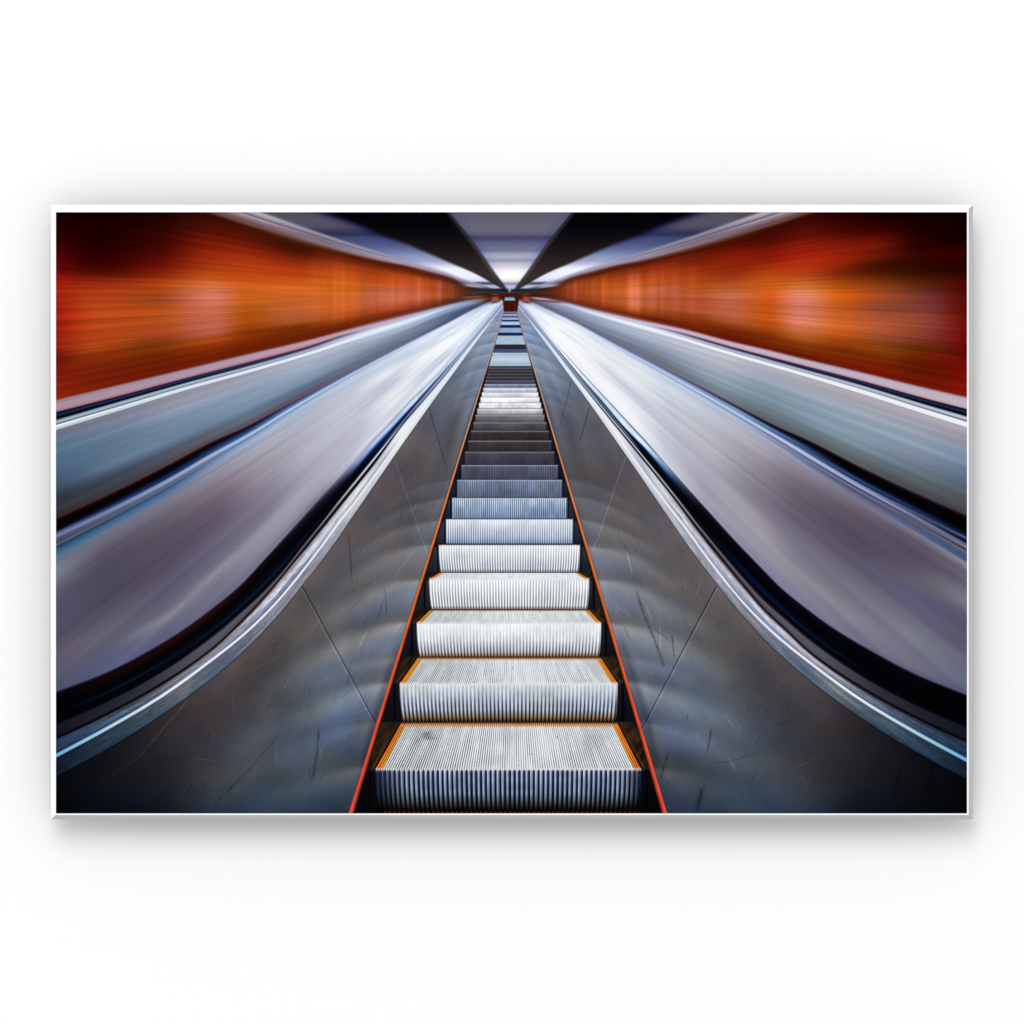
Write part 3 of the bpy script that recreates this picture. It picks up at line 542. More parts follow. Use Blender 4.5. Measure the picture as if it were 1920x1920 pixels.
    for n, (nose, amp, wd) in enumerate([(1442, .9, 46), (1355, .5, 30), (1281, 1.0, 36), (1231, .3, 20), (1168, .9, 30), (1086, .9, 25), (1022, .8, 20), (974, .7, 17), (934, .6, 14), (900, .35, 12), (745, .3, 9), (725, .3, 8), (690, .5, 8), (664, .6, 7), (640, .8, 7), (620, .7, 5), (605, .7, 4), (596, .6, 3)]):
        xo = xl + (1525 - nose) * kx
        dd = np.maximum(xo - X, -4)
        bend = .12 * dd + .0013 * dd * dd * (1 + .55 * sm(1200, 900, np.array(float(nose)))) if nose > 800 else .22 * dd + .004 * dd * dd
        q = Y - (nose + 7 * vnoise(X * .015, Y * 0 + n, 60 + seed) + bend)
        reach = sm(-(nose - 530) * (.60 + .22 * float(sm(1050, 1250, np.array(float(nose))))), -(nose - 530) * .04, -dd)
        wv_ = wd * (1 + dd / 240)
        soft = wv_ * (.10 + dd / 260)
        bands += amp * reach * (np.exp(-np.maximum(q, 0) / wv_) * sm(-soft, soft * .8 + 1, q) - .30 * np.exp(-((q + wv_ * .45) / (wv_ * .5)) ** 2))
        warmb += amp * reach * np.exp(-((q - wv_ * .1) / (wv_ * .45 + 2)) ** 2)
        coolb += amp * reach * np.exp(-((q - wv_ * 1.1) / (wv_ * .7 + 2)) ** 2)
    tint = vnoise(X * .018 - Y * .012, Y * .03 + X * .012, 41 + seed)
    lum = stl.mean(-1, keepdims=True)
    warm = np.concatenate([1 + .09 * tint[..., None], 1 + .02 * tint[..., None], 1 - .08 * tint[..., None]], -1)
    stl *= warm
    gain = np.clip(lum, 18, 130) * (.36 + .12 * sm(1050, 1250, Y))[..., None]
    stl *= 1.03
    stl += (bands[..., None] - .10) * gain * np.array([.97, 1, 1.04], F)
    low_ = sm(900, 1200, Y)
    stl *= 1 + low_[..., None] * (np.clip(warmb, 0, 1.2)[..., None] * np.array([.05, .03, -.035], F) + np.clip(coolb, 0, 1.2)[..., None] * np.array([-.06, 0, .08], F))
    blot = vnoise(X * .012 + Y * .004, Y * .018, 42 + seed) + .6 * vnoise(X * .03, Y * .035, 43 + seed)
    bru = vnoise((X * .8 + Y * .42) * .5, (Y * .8 - X * .42) * .06, 44 + seed) + vnoise(X * .55, Y * .55, 45 + seed) * .8
    stl *= (.955 + .14 * blot + .055 * bru)[..., None]
    # scratches and scuffs
    rng = np.random.RandomState(77 + seed)
    for n in range(46):
        cx = rng.uniform(330, 800); cy = rng.uniform(0, 1)
        top = float(S['trim'](np.array([cx]))[0]); bot = min(float(low(np.array([cx]))[0]), 1520)
        cy = top + 12 + cy * max(bot - top - 16, 1)
        L = rng.uniform(5, 44) * (1.4 if rng.rand() < .2 else .8); a = rng.normal(1.15, .4) if rng.rand() < .7 else rng.uniform(0, 3.1)
        ca, sa = np.cos(-a), np.sin(-a); cvt = rng.normal(0, .0014)
        x0, x1 = np.searchsorted(x, [cx - L - 4, cx + L + 4]); y0, y1 = np.searchsorted(y, [cy - L - 4, cy + L + 4])
        if x1 <= x0 or y1 <= y0: continue
        px_ = X[:, x0:x1] - cx; py_ = Y[y0:y1] - cy
        u = px_ * ca + py_ * sa; w_ = -px_ * sa + py_ * ca - cvt * u * u
        wd = rng.uniform(.5, 1.1)
        mk = np.exp(-(w_ / wd) ** 2) * sm(1, .4, np.abs(u) / L)
        light = rng.rand() < .45
        f_ = stl[y0:y1, x0:x1]
        f_ *= (1 + mk * (rng.uniform(.08, .28) if light else -rng.uniform(.08, .34)))[..., None]
    marks = {'L': [([(350, 1316), (318, 1352), (264, 1416), (214, 1452), (170, 1478)], 1.3, .55), ([(598, 1362), (596, 1400), (586, 1466)], 2.6, -.34), ([(570, 1470), (582, 1466), (580, 1440)], 1.2, -.3), ([(470, 1325), (512, 1318), (556, 1322)], 1.0, -.3), ([(400, 1510), (470, 1440), (520, 1380)], 1.0, -.28), ([(656, 1250), (652, 1290)], 1.2, -.3), ([(690, 1180), (668, 1222)], 1.1, .3)],
             'R': [([(AX - 1193, 1106), (AX - 1206, 1150), (AX - 1226, 1196), (AX - 1246, 1252)], 2.6, -.34), ([(AX - 1260, 1188), (AX - 1264, 1236)], 1.4, -.4), ([(AX - 1174, 1028), (AX - 1186, 1078)], 1.2, .35), ([(AX - 1334, 1366), (AX - 1326, 1412)], 1.7, -.45), ([(AX - 1254, 1408), (AX - 1238, 1462)], 2.2, -.4), ([(AX - 1318, 1474), (AX - 1306, 1520)], 4.0, -.5), ([(AX - 1366, 1420), (AX - 1382, 1448)], 1.6, .45), ([(AX - 1210, 1130), (AX - 1222, 1166)], 1.0, .4), ([(AX - 1690, 1430), (AX - 1676, 1500)], 4.0, -.3), ([(AX - 1750, 1424), (AX - 1742, 1490)], 7.0, -.35)]}[side]
    for pts, wd, amt in marks:
        pa = np.array(pts, float); o_ = np.argsort(pa[:, 1]); pa = pa[o_]
        y0, y1 = np.searchsorted(y, [pa[0, 1] - 3, pa[-1, 1] + 3]); x0, x1 = np.searchsorted(x, [pa[:, 0].min() - 14, pa[:, 0].max() + 14])
        yy_ = y[y0:y1]; cxs = np.interp(yy_, pa[:, 1], pa[:, 0])[:, None]
        sl = np.gradient(cxs[:, 0], yy_)[:, None]; dd_ = (X[:, x0:x1] - cxs) / np.sqrt(1 + sl * sl)
        fade = np.minimum(1, np.minimum(yy_ - pa[0, 1], pa[-1, 1] - yy_) / 14 + .25)[:, None].clip(0, 1)
        rough = .75 + .8 * vnoise(X[:, x0:x1] * .25, Y[y0:y1] * .25, 95)
        stl[y0:y1, x0:x1] *= (1 + amt * np.exp(-(dd_ / wd) ** 2) * fade * rough)[..., None]
    for n in range(54):
        cx = rng.uniform(380, 820); t0 = float(S['trim'](np.array([cx]))[0]); b0 = min(float(low(np.array([cx]))[0]), 1520)
        cy = rng.uniform(t0 + 8, max(b0, t0 + 10)); r = rng.uniform(.5, 1.2)
        x0, x1 = np.searchsorted(x, [cx - 6, cx + 6]); y0, y1 = np.searchsorted(y, [cy - 6, cy + 6])
        mk = np.exp(-((X[:, x0:x1] - cx) ** 2 + (Y[y0:y1] - cy) ** 2) / r ** 2)
        stl[y0:y1, x0:x1] *= (1 + mk * (.5 if rng.rand() < .4 else -.6))[..., None]
    # panel joints
    joints = {'L': [((567, 1100), (705, 1357), -.72, 1.1, .35), ((740, 862), (803, 1045), .30, .9, 0), ((805, 767), (838, 880), -.45, .8, 0)],
              'R': [((572, 1100), (711, 1366), -.72, 1.2, .35), ((742, 857), (802, 1030), .34, .9, 0), ((810, 765), (828, 827), -.5, .8, 0), ((844, 715), (865, 800), -.4, .7, 0)]}[side]
    for (a, b, amt, wd, hl) in joints:
        ax, ay = a; bx, by = b; L = np.hypot(bx - ax, by - ay)
        x0, x1 = np.searchsorted(x, [ax - 6, bx + 6]); y0, y1 = np.searchsorted(y, [ay - 6, by + 6])
        px_ = X[:, x0:x1] - ax; py_ = Y[y0:y1] - ay
        u = (px_ * (bx - ax) + py_ * (by - ay)) / L; w_ = (px_ * (by - ay) - py_ * (bx - ax)) / L
        mk = np.exp(-(w_ / wd) ** 2) * sm(-2, 0, u) * sm(L + 2, L, u) * (1 - .35 * u / L)
        f_ = stl[y0:y1, x0:x1]
        f_ *= (1 + amt * mk)[..., None]
        if hl: f_ *= (1 + hl * np.exp(-((w_ + 2.2) / 1.0) ** 2) * sm(-2, 0, u) * sm(L + 2, L, u))[..., None]
    over(img, stl, sm(-.6, 1.0, d))
    over(img, (8, 9, 12), np.exp(-((d - .2) / 1.1) ** 2) * .8 * sm(900, 820, X))
    ids[d > 0] = 8

    # film-like grain and tone
    img += (vnoise(X * .9 + 3, Y * .9, 51 + seed) * 3.0)[..., None]
    return np.clip(img, 0, 255), ids


# ------------------------------- the moving stairs -------------------------
# (tread back y, nose y, riser bottom y, tread light, riser light top, riser light bottom, groove contrast)
STEPS = [
    (1355.0, 1442.0, 1524.0), (1232.5, 1281.5, 1353.0), (1143.0, 1168.0, 1231.0), (1074.0, 1086.0, 1142.0),
    (1020.0, 1022.8, 1073.0), (973.0, 974.5, 1019.0), (933.0, 934.5, 972.0), (899.5, 901.0, 932.0), (871.5, 873.0, 899.0),
    (847.0, 848.2, 871.0), (826.0, 827.2, 846.5), (807.5, 808.7, 825.5), (791.5, 792.5, 807.0), (778.0, 779.0, 791.0),
    (766.0, 767.0, 777.5), (755.0, 755.8, 765.5), (744.8, 745.5, 754.6), (735.8, 736.5, 744.4), (727.6, 728.2, 735.4),
    (720.2, 720.8, 727.2), (713.2, 713.8, 719.9), (706.8, 707.3, 712.9), (700.8, 701.3, 706.5), (695.2, 695.7, 700.5), (690.0, 690.5, 694.9)]
RISER = [((150, 165, 190), (70, 76, 92), .80), ((212, 214, 222), (92, 106, 136), .62), ((238, 240, 244), (150, 162, 186), .40), ((240, 242, 246), (200, 206, 216), .30),
         ((240, 242, 246), (188, 200, 214), .30), ((228, 234, 244), (164, 182, 208), .30), ((176, 192, 216), (120, 142, 176), .36), ((114, 126, 150), (84, 94, 116), .38), ((80, 86, 106), (62, 66, 82), .34),
         ((68, 68, 80), (50, 50, 60), .30), ((60, 56, 60), (46, 42, 44), .26), ((56, 52, 54), (44, 40, 42), .22), ((86, 84, 90), (58, 56, 62), .2), ((118, 116, 124), (84, 82, 92), .16),
         ((218, 218, 222), (140, 140, 150), .12), ((244, 245, 247), (214, 218, 226), .08), ((246, 247, 249), (226, 229, 234), .06), ((240, 242, 247), (210, 214, 222), .05), ((214, 220, 232), (160, 168, 186), .04),
         ((120, 130, 156), (96, 106, 132), .03), ((76, 80, 100), (58, 60, 78), .03), ((66, 60, 66), (44, 38, 44), .02), ((70, 66, 72), (36, 32, 38), .02), ((66, 62, 68), (34, 28, 34), .02), ((64, 62, 70), (34, 30, 38), .02)]
# far treads seen almost flat: (top y, bottom y, colour)
FAR = [(585.5, 588.6, (62, 48, 88)), (588.6, 592.6, (156, 168, 200)), (592.6, 595.2, (34, 38, 66)), (595.2, 599.8, (150, 172, 212)), (599.8, 602.9, (26, 34, 58)),
       (602.9, 609.3, (176, 200, 236)), (609.3, 615.0, (28, 36, 60)), (615.0, 623.6, (142, 168, 210)), (623.6, 629.4, (30, 34, 66)), (629.4, 645.8, (166, 188, 214)), (645.8, 655.0, (44, 38, 52)),
       (655.0, 661.5, (66, 80, 118)), (661.5, 686.5, (180, 206, 226)), (686.5, 690.0, (52, 50, 62))]


def xleft(y): return 704 + (1442 - y) * .283
def xright(y): return 1202 - (1442 - y) * .2733
def oleft(y): return 654 + (1525 - y) * .3084
def oright(y): return 1250.5 - (1525 - y) * .298


def stairs(img, ids, x, y):
    """paint the step well between the two orange edge stripes over img (whole width)"""
    X = x[None, :].astype(F); Y = y[:, None].astype(F)
    a, b = np.searchsorted(x, [640, 1262]); t, _ = np.searchsorted(y, [556, 1525])
    X = X[:, a:b]; Y = Y[t:]; im = img[t:, a:b]; idv = ids[t:, a:b]
    H, W = im.shape[:2]
    oL, oR = oleft(Y), oright(Y)
    iw = np.interp(y[t:], [580, 800, 975, 1355, 1525], [1.0, 2.8, 4.3, 6.6, 8.6])[:, None]
    inside = sm(-.8, .8, X - oL) * sm(-.8, .8, oR - X) * sm(584.5, 586, Y)
    # well: dark skirts
    well = np.zeros((H, W, 3), F); well[:] = (20, 21, 26)
    over(well, (30, 33, 44), vnoise(X * .05, Y * .05, 5) + .5)
    over(well, (96, 112, 142), np.broadcast_to(sm(730, 660, Y), (H, W)))
    over(im, well, inside)
    idv[(inside > .5)] = 10
    # end of the hall behind the last step
    e = sm(-1.5, 1.5, X - (942.5 + (Y - 562) * .1)) * sm(-1.5, 1.5, (973.5 - (Y - 562) * .17) - X) * sm(556, 560, Y) * sm(586, 584.5, Y)
    over(im, np.array((66, 22, 6), F) * (1 + .5 * vnoise(X * .3, Y * .05, 8)[..., None]), e)
    # sign and lights at the far end
    bl = sm(-.8, .8, Y - 557.5) * sm(-.8, .8, 563.3 - Y) * sm(-.8, .8, X - (947.2 - (Y - 557.5) * .25)) * sm(-.8, .8, (963.6 + (Y - 557.5) * .5) - X)
    over(im, np.stack([60 + (Y - 557) * 15 + 0 * X, 164 + (Y - 557) * 4 + 0 * X, 214 + 0 * X + 0 * Y], -1), bl)
    far_y = Y
    for (ya, yb, c) in FAR:
        m = sm(ya - .6, ya + .6, Y) * sm(yb + .6, yb - .6, Y)
        xl, xr = xleft(Y) - .6, xright(Y) + .6
        m = m * sm(-.8, .8, X - xl) * sm(-.8, .8, xr - X)
        c = np.array(c, F) * (1 + .10 * vnoise(X * .12, Y * .5, 12)[..., None])
        over(im, c, m)
    # fine treads of the far landing
    m = sm(661, 664, Y) * sm(688, 684, Y) * sm(-.8, .8, X - xleft(Y)) * sm(-.8, .8, xright(Y) - X)
    im *= (1 - .20 * m * (.5 + .5 * np.cos((Y - 661.5) / 3.9 * 2 * np.pi)))[..., None]
    over(im, (226, 228, 236), m * .5 * np.exp(-((Y - 673) / 6) ** 2))
    over(im, (196, 176, 196), .7 * np.exp(-((Y - 585.3) / .9) ** 2) * sm(942, 944, X) * sm(971, 969, X))
    lab = 11
    for n, ((yb_, yn, yr), (c0, c1, gc)) in enumerate(zip(STEPS, RISER)):
        xl, xr = xleft(yn), xright(yn); bl_, br_ = xleft(yb_ - (yn - yb_) * 0) , xright(yb_)
        if n < 4:
            bl_ = [752.5, 784, 807, 824][n]; br_ = [1157, 1126, 1104, 1086][n]
        # skirt beside the riser and beside the tread
        gap = np.maximum(xl - oL - iw, 0)
        if n < 9:
            tone = [(8, 9, 12), (16, 18, 24), (24, 26, 33), (34, 37, 46), (40, 44, 54), (40, 46, 60), (36, 44, 62), (30, 38, 56), (24, 30, 44)][n]
            m = sm(-.8, .8, Y - yn - 3) * sm(-.8, .8, yr - Y) * ((X < xl + 6) | (X > xr - 6))
            over(im, np.array(tone, F) * (1.25 - .6 * (Y - yn) / (yr - yn) + .3 * vnoise(X * .1, Y * .03, 18))[..., None], m * inside)
            # dark gap next to the riser
            for xe, sg in ((xl, -1), (xr, 1)):
                over(im, (3, 3, 5), np.exp(-((X - xe - sg * (2.0 + .006 * yn * (n < 4))) / (1.4 + .8 * (n < 4))) ** 2) * sm(-.8, .8, Y - yn) * sm(-.8, .8, yr - Y) * .9)
        if n < 4:
            # tread-side reflections: brown with orange lines
            f = np.clip((Y - yb_) / (yn - yb_), 0, 1)
            tl = bl_ + (xl - bl_) * f; tr = br_ + (xr - br_) * f
            m = sm(-.8, .8, Y - yb_) * sm(-.8, .8, yn - 2 - Y)
            brown = np.array((40, 29, 16), F) * (1 + 1.3 * vnoise(X * .16 + Y * .1, Y * .05, 61 + n)[..., None])
            over(im, brown, m * ((X < tl) | (X > tr)) * inside * .9)
            for k_, cl_ in ((6.5, (132, 66, 22)), (9.5, (74, 44, 16))):
                over(im, cl_, m * inside * .75 * (np.exp(-((tl - X - k_ * (.5 + .5 * f)) / .9) ** 2) * sm(.25, .6, f) + np.exp(-((X - tr - k_ * (.5 + .5 * f)) / .9) ** 2)))
            over(im, (3, 3, 5), m * inside * .85 * (np.exp(-((tl - X - 2.2) / 1.7) ** 2) + np.exp(-((X - tr - 2.2) / 1.7) ** 2)))
        # ---- riser
        v = np.clip((Y - yn) / (yr - yn), 0, 1)
        bow = (yr - yn) * .075 * v ** 2.2 if n < 5 else 0 * v
        rl = xl + 1.0 * bow; rr = xr - .8 * bow
        u = (X - rl) / (rr - rl)
        m = sm(-.9, .9, Y - yn) * sm(-.9, .9, yr - Y) * sm(-.9, .9, X - rl) * sm(-.9, .9, rr - X)
        ph = u * 55.3
        per = (xr - xl) / 55.3
        g = .5 + .5 * np.cos(2 * np.pi * ph)            # 1 in the groove
        base = np.array(c0, F) * (1 - v[..., None]) + np.array(c1, F) * v[..., None]
        base = np.broadcast_to(base, (H, W, 3)).copy()
        dirt = vnoise(X * .035 + n * 7, Y * .05, 71) + .7 * vnoise(X * .16, Y * .09 + n * 3, 72)
        base *= (1 + (.22 if n > 5 else .10) * dirt)[..., None]
        if n == 0:
            shp = sm(.30, .62, g + .06 * np.sin(ph * .7))
            groove = np.array((15, 19, 32), F) + np.array((10, 20, 46), F) * np.clip(1 - v * 1.3, 0, 1)[..., None]
            ridge = np.stack([np.interp(v, [0, .12, .55, .8, 1], q) for q in ((196, 156, 124, 64, 18), (187, 164, 142, 64, 16), (196, 182, 174, 62, 14))], -1)
            ridge = ridge * (1 + .22 * np.sin(2 * np.pi * ph)[..., None]) * (1 + .22 * vnoise(ph * .5, Y * .08, 74)[..., None]) * sm(-.06, .14, u + 0 * v)[..., None] * sm(1.06, .9, u + 0 * v)[..., None]
            base = ridge * (1 - shp[..., None]) + groove * shp[..., None] * np.clip(1.15 - .85 * v, 0, 1)[..., None]
        elif n == 1:
            shp = sm(.35, .75, g) * np.clip(.28 + 1.25 * v, 0, 1)
            ridge = np.stack([np.interp(v, [0, .3, .7, .9, 1], q) for q in ((224, 206, 190, 142, 62), (226, 211, 200, 112, 34), (229, 218, 208, 84, 16))], -1)
            groove = np.stack([np.interp(v, [0, .3, .7, .9, 1], q) for q in ((160, 106, 40, 22, 10), (166, 118, 50, 18, 8), (174, 138, 84, 18, 8))], -1)
            base = (ridge * (1 - shp[..., None]) + groove * shp[..., None]) * (1 + .12 * dirt)[..., None]
        elif n == 2:
            shp = sm(.3, .8, g) * np.clip(.10 + 1.1 * v, 0, 1)
            ridge = np.stack([np.interp(v, [0, .5, .85, 1], q) for q in ((240, 236, 216, 150), (241, 238, 216, 106), (245, 243, 218, 62))], -1)
            groove = np.stack([np.interp(v, [0, .5, .85, 1], q) for q in ((200, 148, 80, 36), (202, 158, 88, 24), (208, 176, 108, 16))], -1)
            base = (ridge * (1 - shp[..., None]) + groove * shp[..., None]) * (1 + .10 * dirt)[..., None]
        else:
            amp = 1.5 * gc * sm(1.4, 3.0, np.array(per)) * (np.clip(.3 + 1.0 * v, 0, 1) if n < 6 else .9)
            base *= (1 - amp * (g - (.5 if n > 6 else .35)) * 1.5)[..., None]
            if n in (3, 4): over(base, (74, 62, 52) if n == 3 else (76, 70, 70), sm(.86, 1.0, v) * (.4 + .5 * g))
            if n in (5,): over(base, (70, 88, 124), sm(.72, 1.0, v) * (.2 + .6 * g))
        over(im, base, m)
        # ---- tread
        if n < 4:
            f = np.clip((Y - yb_) / (yn - yb_), 0, 1)
            tl = bl_ + (xl - bl_) * f; tr = br_ + (xr - br_) * f
            u = (X - tl) / (tr - tl)
            m = sm(-.8, .8, Y - yb_) * sm(-.8, .8, yn - Y + 1.2) * sm(-.9, .9, X - tl) * sm(-.9, .9, tr - X)
            ph = u * 111
            per = (tr - tl) / 111
            g = .5 + .5 * np.cos(2 * np.pi * ph)
            wear = np.clip(1 - np.abs(u - .56) * 2.2, 0, 1)
            base = np.zeros((H, W, 3), F); base[:] = (244, 246, 248)
            amp = np.interp(per, [2.0, 3.2, 4.4], [.22, .50, .66]) * (1 - .42 * wear)
            if n == 3: amp = amp * .6
            dirt = vnoise(X * .05, Y * .11, 81 + n) + .8 * vnoise(X * .22, Y * .16, 82 + n)
            strk = vnoise(u * 60, f * 2.0, 84 + n)
            base *= (1 - (amp * (1 + .9 * strk + .5 * dirt)) * sm(.25, .95, g) + .05 * dirt - .05 * sm(.45, .15, u))[..., None]
            base *= np.array([.985, 1, 1.005], F)
            # specks
            sp = vnoise(X * .5, Y * .42, 86 + n) + .5 * vnoise(X * .9, Y * .9, 87 + n)
            over(base, (70, 76, 86), sm(.42, .62, sp) * .6)
            # orange ends and back edge
            ne = 3.0 / 111
            oc = np.array((246, 160, 44), F) + np.array((0, -66, 6), F) * sm(ne, 0, np.minimum(u, 1 - u))[..., None] * (.65 if n == 0 else .25)
            endm = sm(ne + .003, ne - .003, np.minimum(u, 1 - u))
            over(base, oc * (1 - .62 * sm(.4, 1, g))[..., None] * (1 + .2 * vnoise(ph * .9, Y * .05, 88)[..., None]), endm)
            yo = [9.5, 6.0, 3.2, 1.0][n]
            bk = sm(yo, yo * .55, Y - yb_)
            over(base, np.array((240, 150, 82), F) * (1 - .80 * sm(.35, .8, g) * sm(yo * 1.1, 0, Y - yb_))[..., None], bk * (.8 if n < 3 else .4))
            over(base, (30, 12, 6), sm(3.5, 0, Y - yb_) * .55 * (n < 3))
            if n == 0:
                for (sx, sy, rx, ry, am) in ((800, 1377, 9, 6, .9), (806, 1384, 12, 4, .6), (783, 1389, 5, 5, .45), (1108, 1392, 22, 30, .25), (956, 1380, 26, 16, .18), (925, 1425, 30, 10, .16)):
                    over(base, (40, 48, 58), am * np.exp(-((X - sx + (Y - sy) * .35) / rx) ** 2 - ((Y - sy) / ry) ** 2) * (.35 + .65 * g))
            over(im, base, m)
            # teeth of the nose over the riser
            tth = .5 + .5 * np.cos(2 * np.pi * ((X - xl) / (xr - xl)) * 110.6)
            mm = sm(-1.0, .6, Y - yn + 2) * sm(1.2, -.6, Y - yn - (3.2 if n < 2 else 1.6)) * sm(-.9, .9, X - xl) * sm(-.9, .9, xr - X)
            over(im, (226, 229, 236), mm * .75 * (1 - (.8 if n == 0 else .4) * tth))
        else:
            # bright comb edge
            m = sm(-1.0, .2, Y - yn + .6) * sm(1.7, .3, Y - yn) * sm(-.9, .9, X - xl) * sm(-.9, .9, xr - X)
            tth = .5 + .5 * np.cos(2 * np.pi * ((X - xl) / (xr - xl)) * 55.3)
            ec = np.array(c0, F) * .6 + (np.array((136, 136, 142), F) if n > 6 else np.array((100, 102, 106), F))
            if n >= 20: ec = np.array(c0, F) + 40
            over(im, np.minimum(ec, 250), m * (.85 - .3 * tth * (n < 14)) * (.8 if n > 8 else 1))
            if n < 16:
                over(im, (214, 110, 50), m * (np.exp(-((X - xl - 3) / 2.4) ** 2) + np.exp(-((X - xr + 3) / 2.4) ** 2)) * (.7 if n < 5 else .32))
            # dark side gaps
            gm = sm(-.6, .6, Y - yn) * sm(-.6, .6, yr - Y)
            over(im, (14, 22, 44), gm * (np.exp(-((X - xl + 1.4) / .9) ** 2) + np.exp(-((X - xr - 1.4) / .9) ** 2)) * .85)
        region = (Y >= yb_) & (Y < yr) & (X > xleft(Y) - .5) & (X < xright(Y) + .5) if n >= 4 else ((Y >= yn) & (Y < yr) & (X > xl - .5) & (X < xr + .5)) | ((Y >= yb_) & (Y < yn) & (X > bl_ + (xl - bl_) * (Y - yb_) / (yn - yb_)) & (X < br_ + (xr - br_) * (Y - yb_) / (yn - yb_)))
        idv[region] = lab; lab += 1
    # far steps grouped as they read: dark + light pair is one step
    for (ya, yb) in ((661.5, 690.0), (645.8, 661.5), (623.6, 645.8), (609.3, 623.6), (599.8, 609.3), (592.6, 599.8), (585.5, 592.6)):
        idv[(Y >= ya) & (Y < yb) & (X > xleft(Y) - .5) & (X < xright(Y) + .5)] = lab; lab += 1
    # shading at the very bottom
    over(im, (2, 1, 3), sm(1505, 1524, Y) * .75 * sm(-4, 4, X - 700) * sm(-4, 4, 1206 - X))
    tth = .5 + .5 * np.cos(2 * np.pi * ((X - 704) / 498) * 55.3)
    over(im, (150, 40, 44), sm(1520.5, 1523, Y) * sm(.6, .9, tth) * .8 * sm(-4, 4, X - 715) * sm(-4, 4, 1200 - X))
    # ---- orange edge stripes
    oc = np.stack([np.interp(y[t:], [590, 640, 760, 860, 1000, 1150, 1300, 1525], q) for q in ((206, 222, 236, 242, 244, 242, 238, 236), (180, 166, 176, 146, 120, 106, 84, 78), (160, 122, 130, 92, 48, 36, 46, 54))], -1)[:, None, :].astype(F)
    for sgn, e0 in ((1, oL), (-1, oR)):
        q = (X - e0) * sgn
        m = sm(-.8, .8, q) * sm(iw + .8, iw - .8, q) * sm(585, 590, Y)
        c = oc * (.95 + .12 * vnoise(X * .1, Y * .06, 91)[..., None] - .30 * sm(iw * .5, iw * .75, q)[..., None] + .14 * sm(iw * .35, iw * .1, q)[..., None])
        over(im, c, m)
        over(im, (10, 9, 12), np.exp(-((q - iw - 1.4) / 1.4) ** 2) * .8 * sm(640, 760, Y))
        over(im, (60, 52, 58), np.exp(-((q + 1.2) / 1.1) ** 2) * .35 * sm(640, 760, Y))
        idv[(q > 0) & (q < iw) & (Y > 586)] = 9
    np.clip(im, 0, 255, out=im)


def far_lights(img, x, y):
    """small lights and signs at the far end of the hall"""
    X = x[None, :].astype(F); Y = y[:, None].astype(F)
    a, b = np.searchsorted(x, [850, 1065]); t, bb = np.searchsorted(y, [530, 600])
    X = X[:, a:b]; Y = Y[t:bb]; im = img[t:bb, a:b]

    def blob(cx, cy, rx, ry, c, k=.9, tilt=0.):
        over(im, c, k * np.exp(-np.abs((X - cx) / rx) ** 3 - np.abs((Y - cy - tilt * (X - cx)) / ry) ** 3))
    blob(955.5, 543.5, 2.2, 4.2, (190, 188, 168))
    for s in (0, 1):
        f = (lambda q: q) if s == 0 else (lambda q: AX - q)
        g = 1 if s == 0 else -1
        blob(f(929), 566.5, 9, 2.6, (54, 14, 10), .55, -.2 * g); blob(f(928), 558.2, 7, 1.7, (196, 84, 94), .9, -.12 * g); blob(f(928.5), 562, 7.5, 1.5, (206, 104, 112), .9, -.16 * g)
        blob(f(928), 552.2, 8, .9, (150, 92, 66), .7, .1 * g)
        blob(f(889), 535.8, 20, 3.2, (196, 186, 214) if s else (190, 184, 214), .8, .10 * g)
    blob(888, 557, 24, 2.2, (112, 100, 84), .75, -.05)
    blob(890, 563, 26, 2.4, (136, 130, 124), .7, -.10)
    blob(1013, 560, 17, 2.0, (172, 178, 220), .9, .10)
    blob(1030, 565, 26, 2.0, (90, 20, 10), .7, .10)


def ink():
    x, y = GX, GY
    img = np.zeros((NY + 1, NX + 1, 3), F); ids = np.zeros((NY + 1, NX + 1), np.int16)
    k = int(np.searchsorted(x, 957.5))
    a, i = half(x[:k], y, 'L', 0)
    img[:, :k] = a; ids[:, :k] = i
    xr = (AX - x[k:])[::-1]
    a, i = half(xr, y, 'R', 500)
    i = i + (i > 0) * 100
    img[:, k:] = a[:, ::-1]; ids[:, k:] = i[:, ::-1]
    far_lights(img, x, y)
    stairs(img, ids, x, y)
    return x, y, np.clip(img, 0, 255), ids

# ---------------------------------------------------------------------------
#  The place: a white wall, a mounted print standing off it, lamps, a camera
# ---------------------------------------------------------------------------
import bpy, math
from mathutils import Vector

U = 1.0 / 1920.0            # metres per print unit
D = 6.0                     # viewing distance
BACK, FRONT = 0.031, 0.042  # distance of the board's back and front from the wall
K_INK = 0.79                # brightest ink = paper white

scene = bpy.context.scene
col = scene.collection


def P(px, py, d):
    """a point d metres in front of the wall"""
    k = (D - d) / D
    return ((px - 960) * U * k, -d, (960 - py) * U * k)


def material(name, color, rough=.6, spec=.3):
    m = bpy.data.materials.new(name); m.use_nodes = True
    b = m.node_tree.nodes['Principled BSDF']
    b.inputs['Base Color'].default_value = (*color, 1)
    b.inputs['Roughness'].default_value = rough
    b.inputs['Specular IOR Level'].default_value = spec
    return m


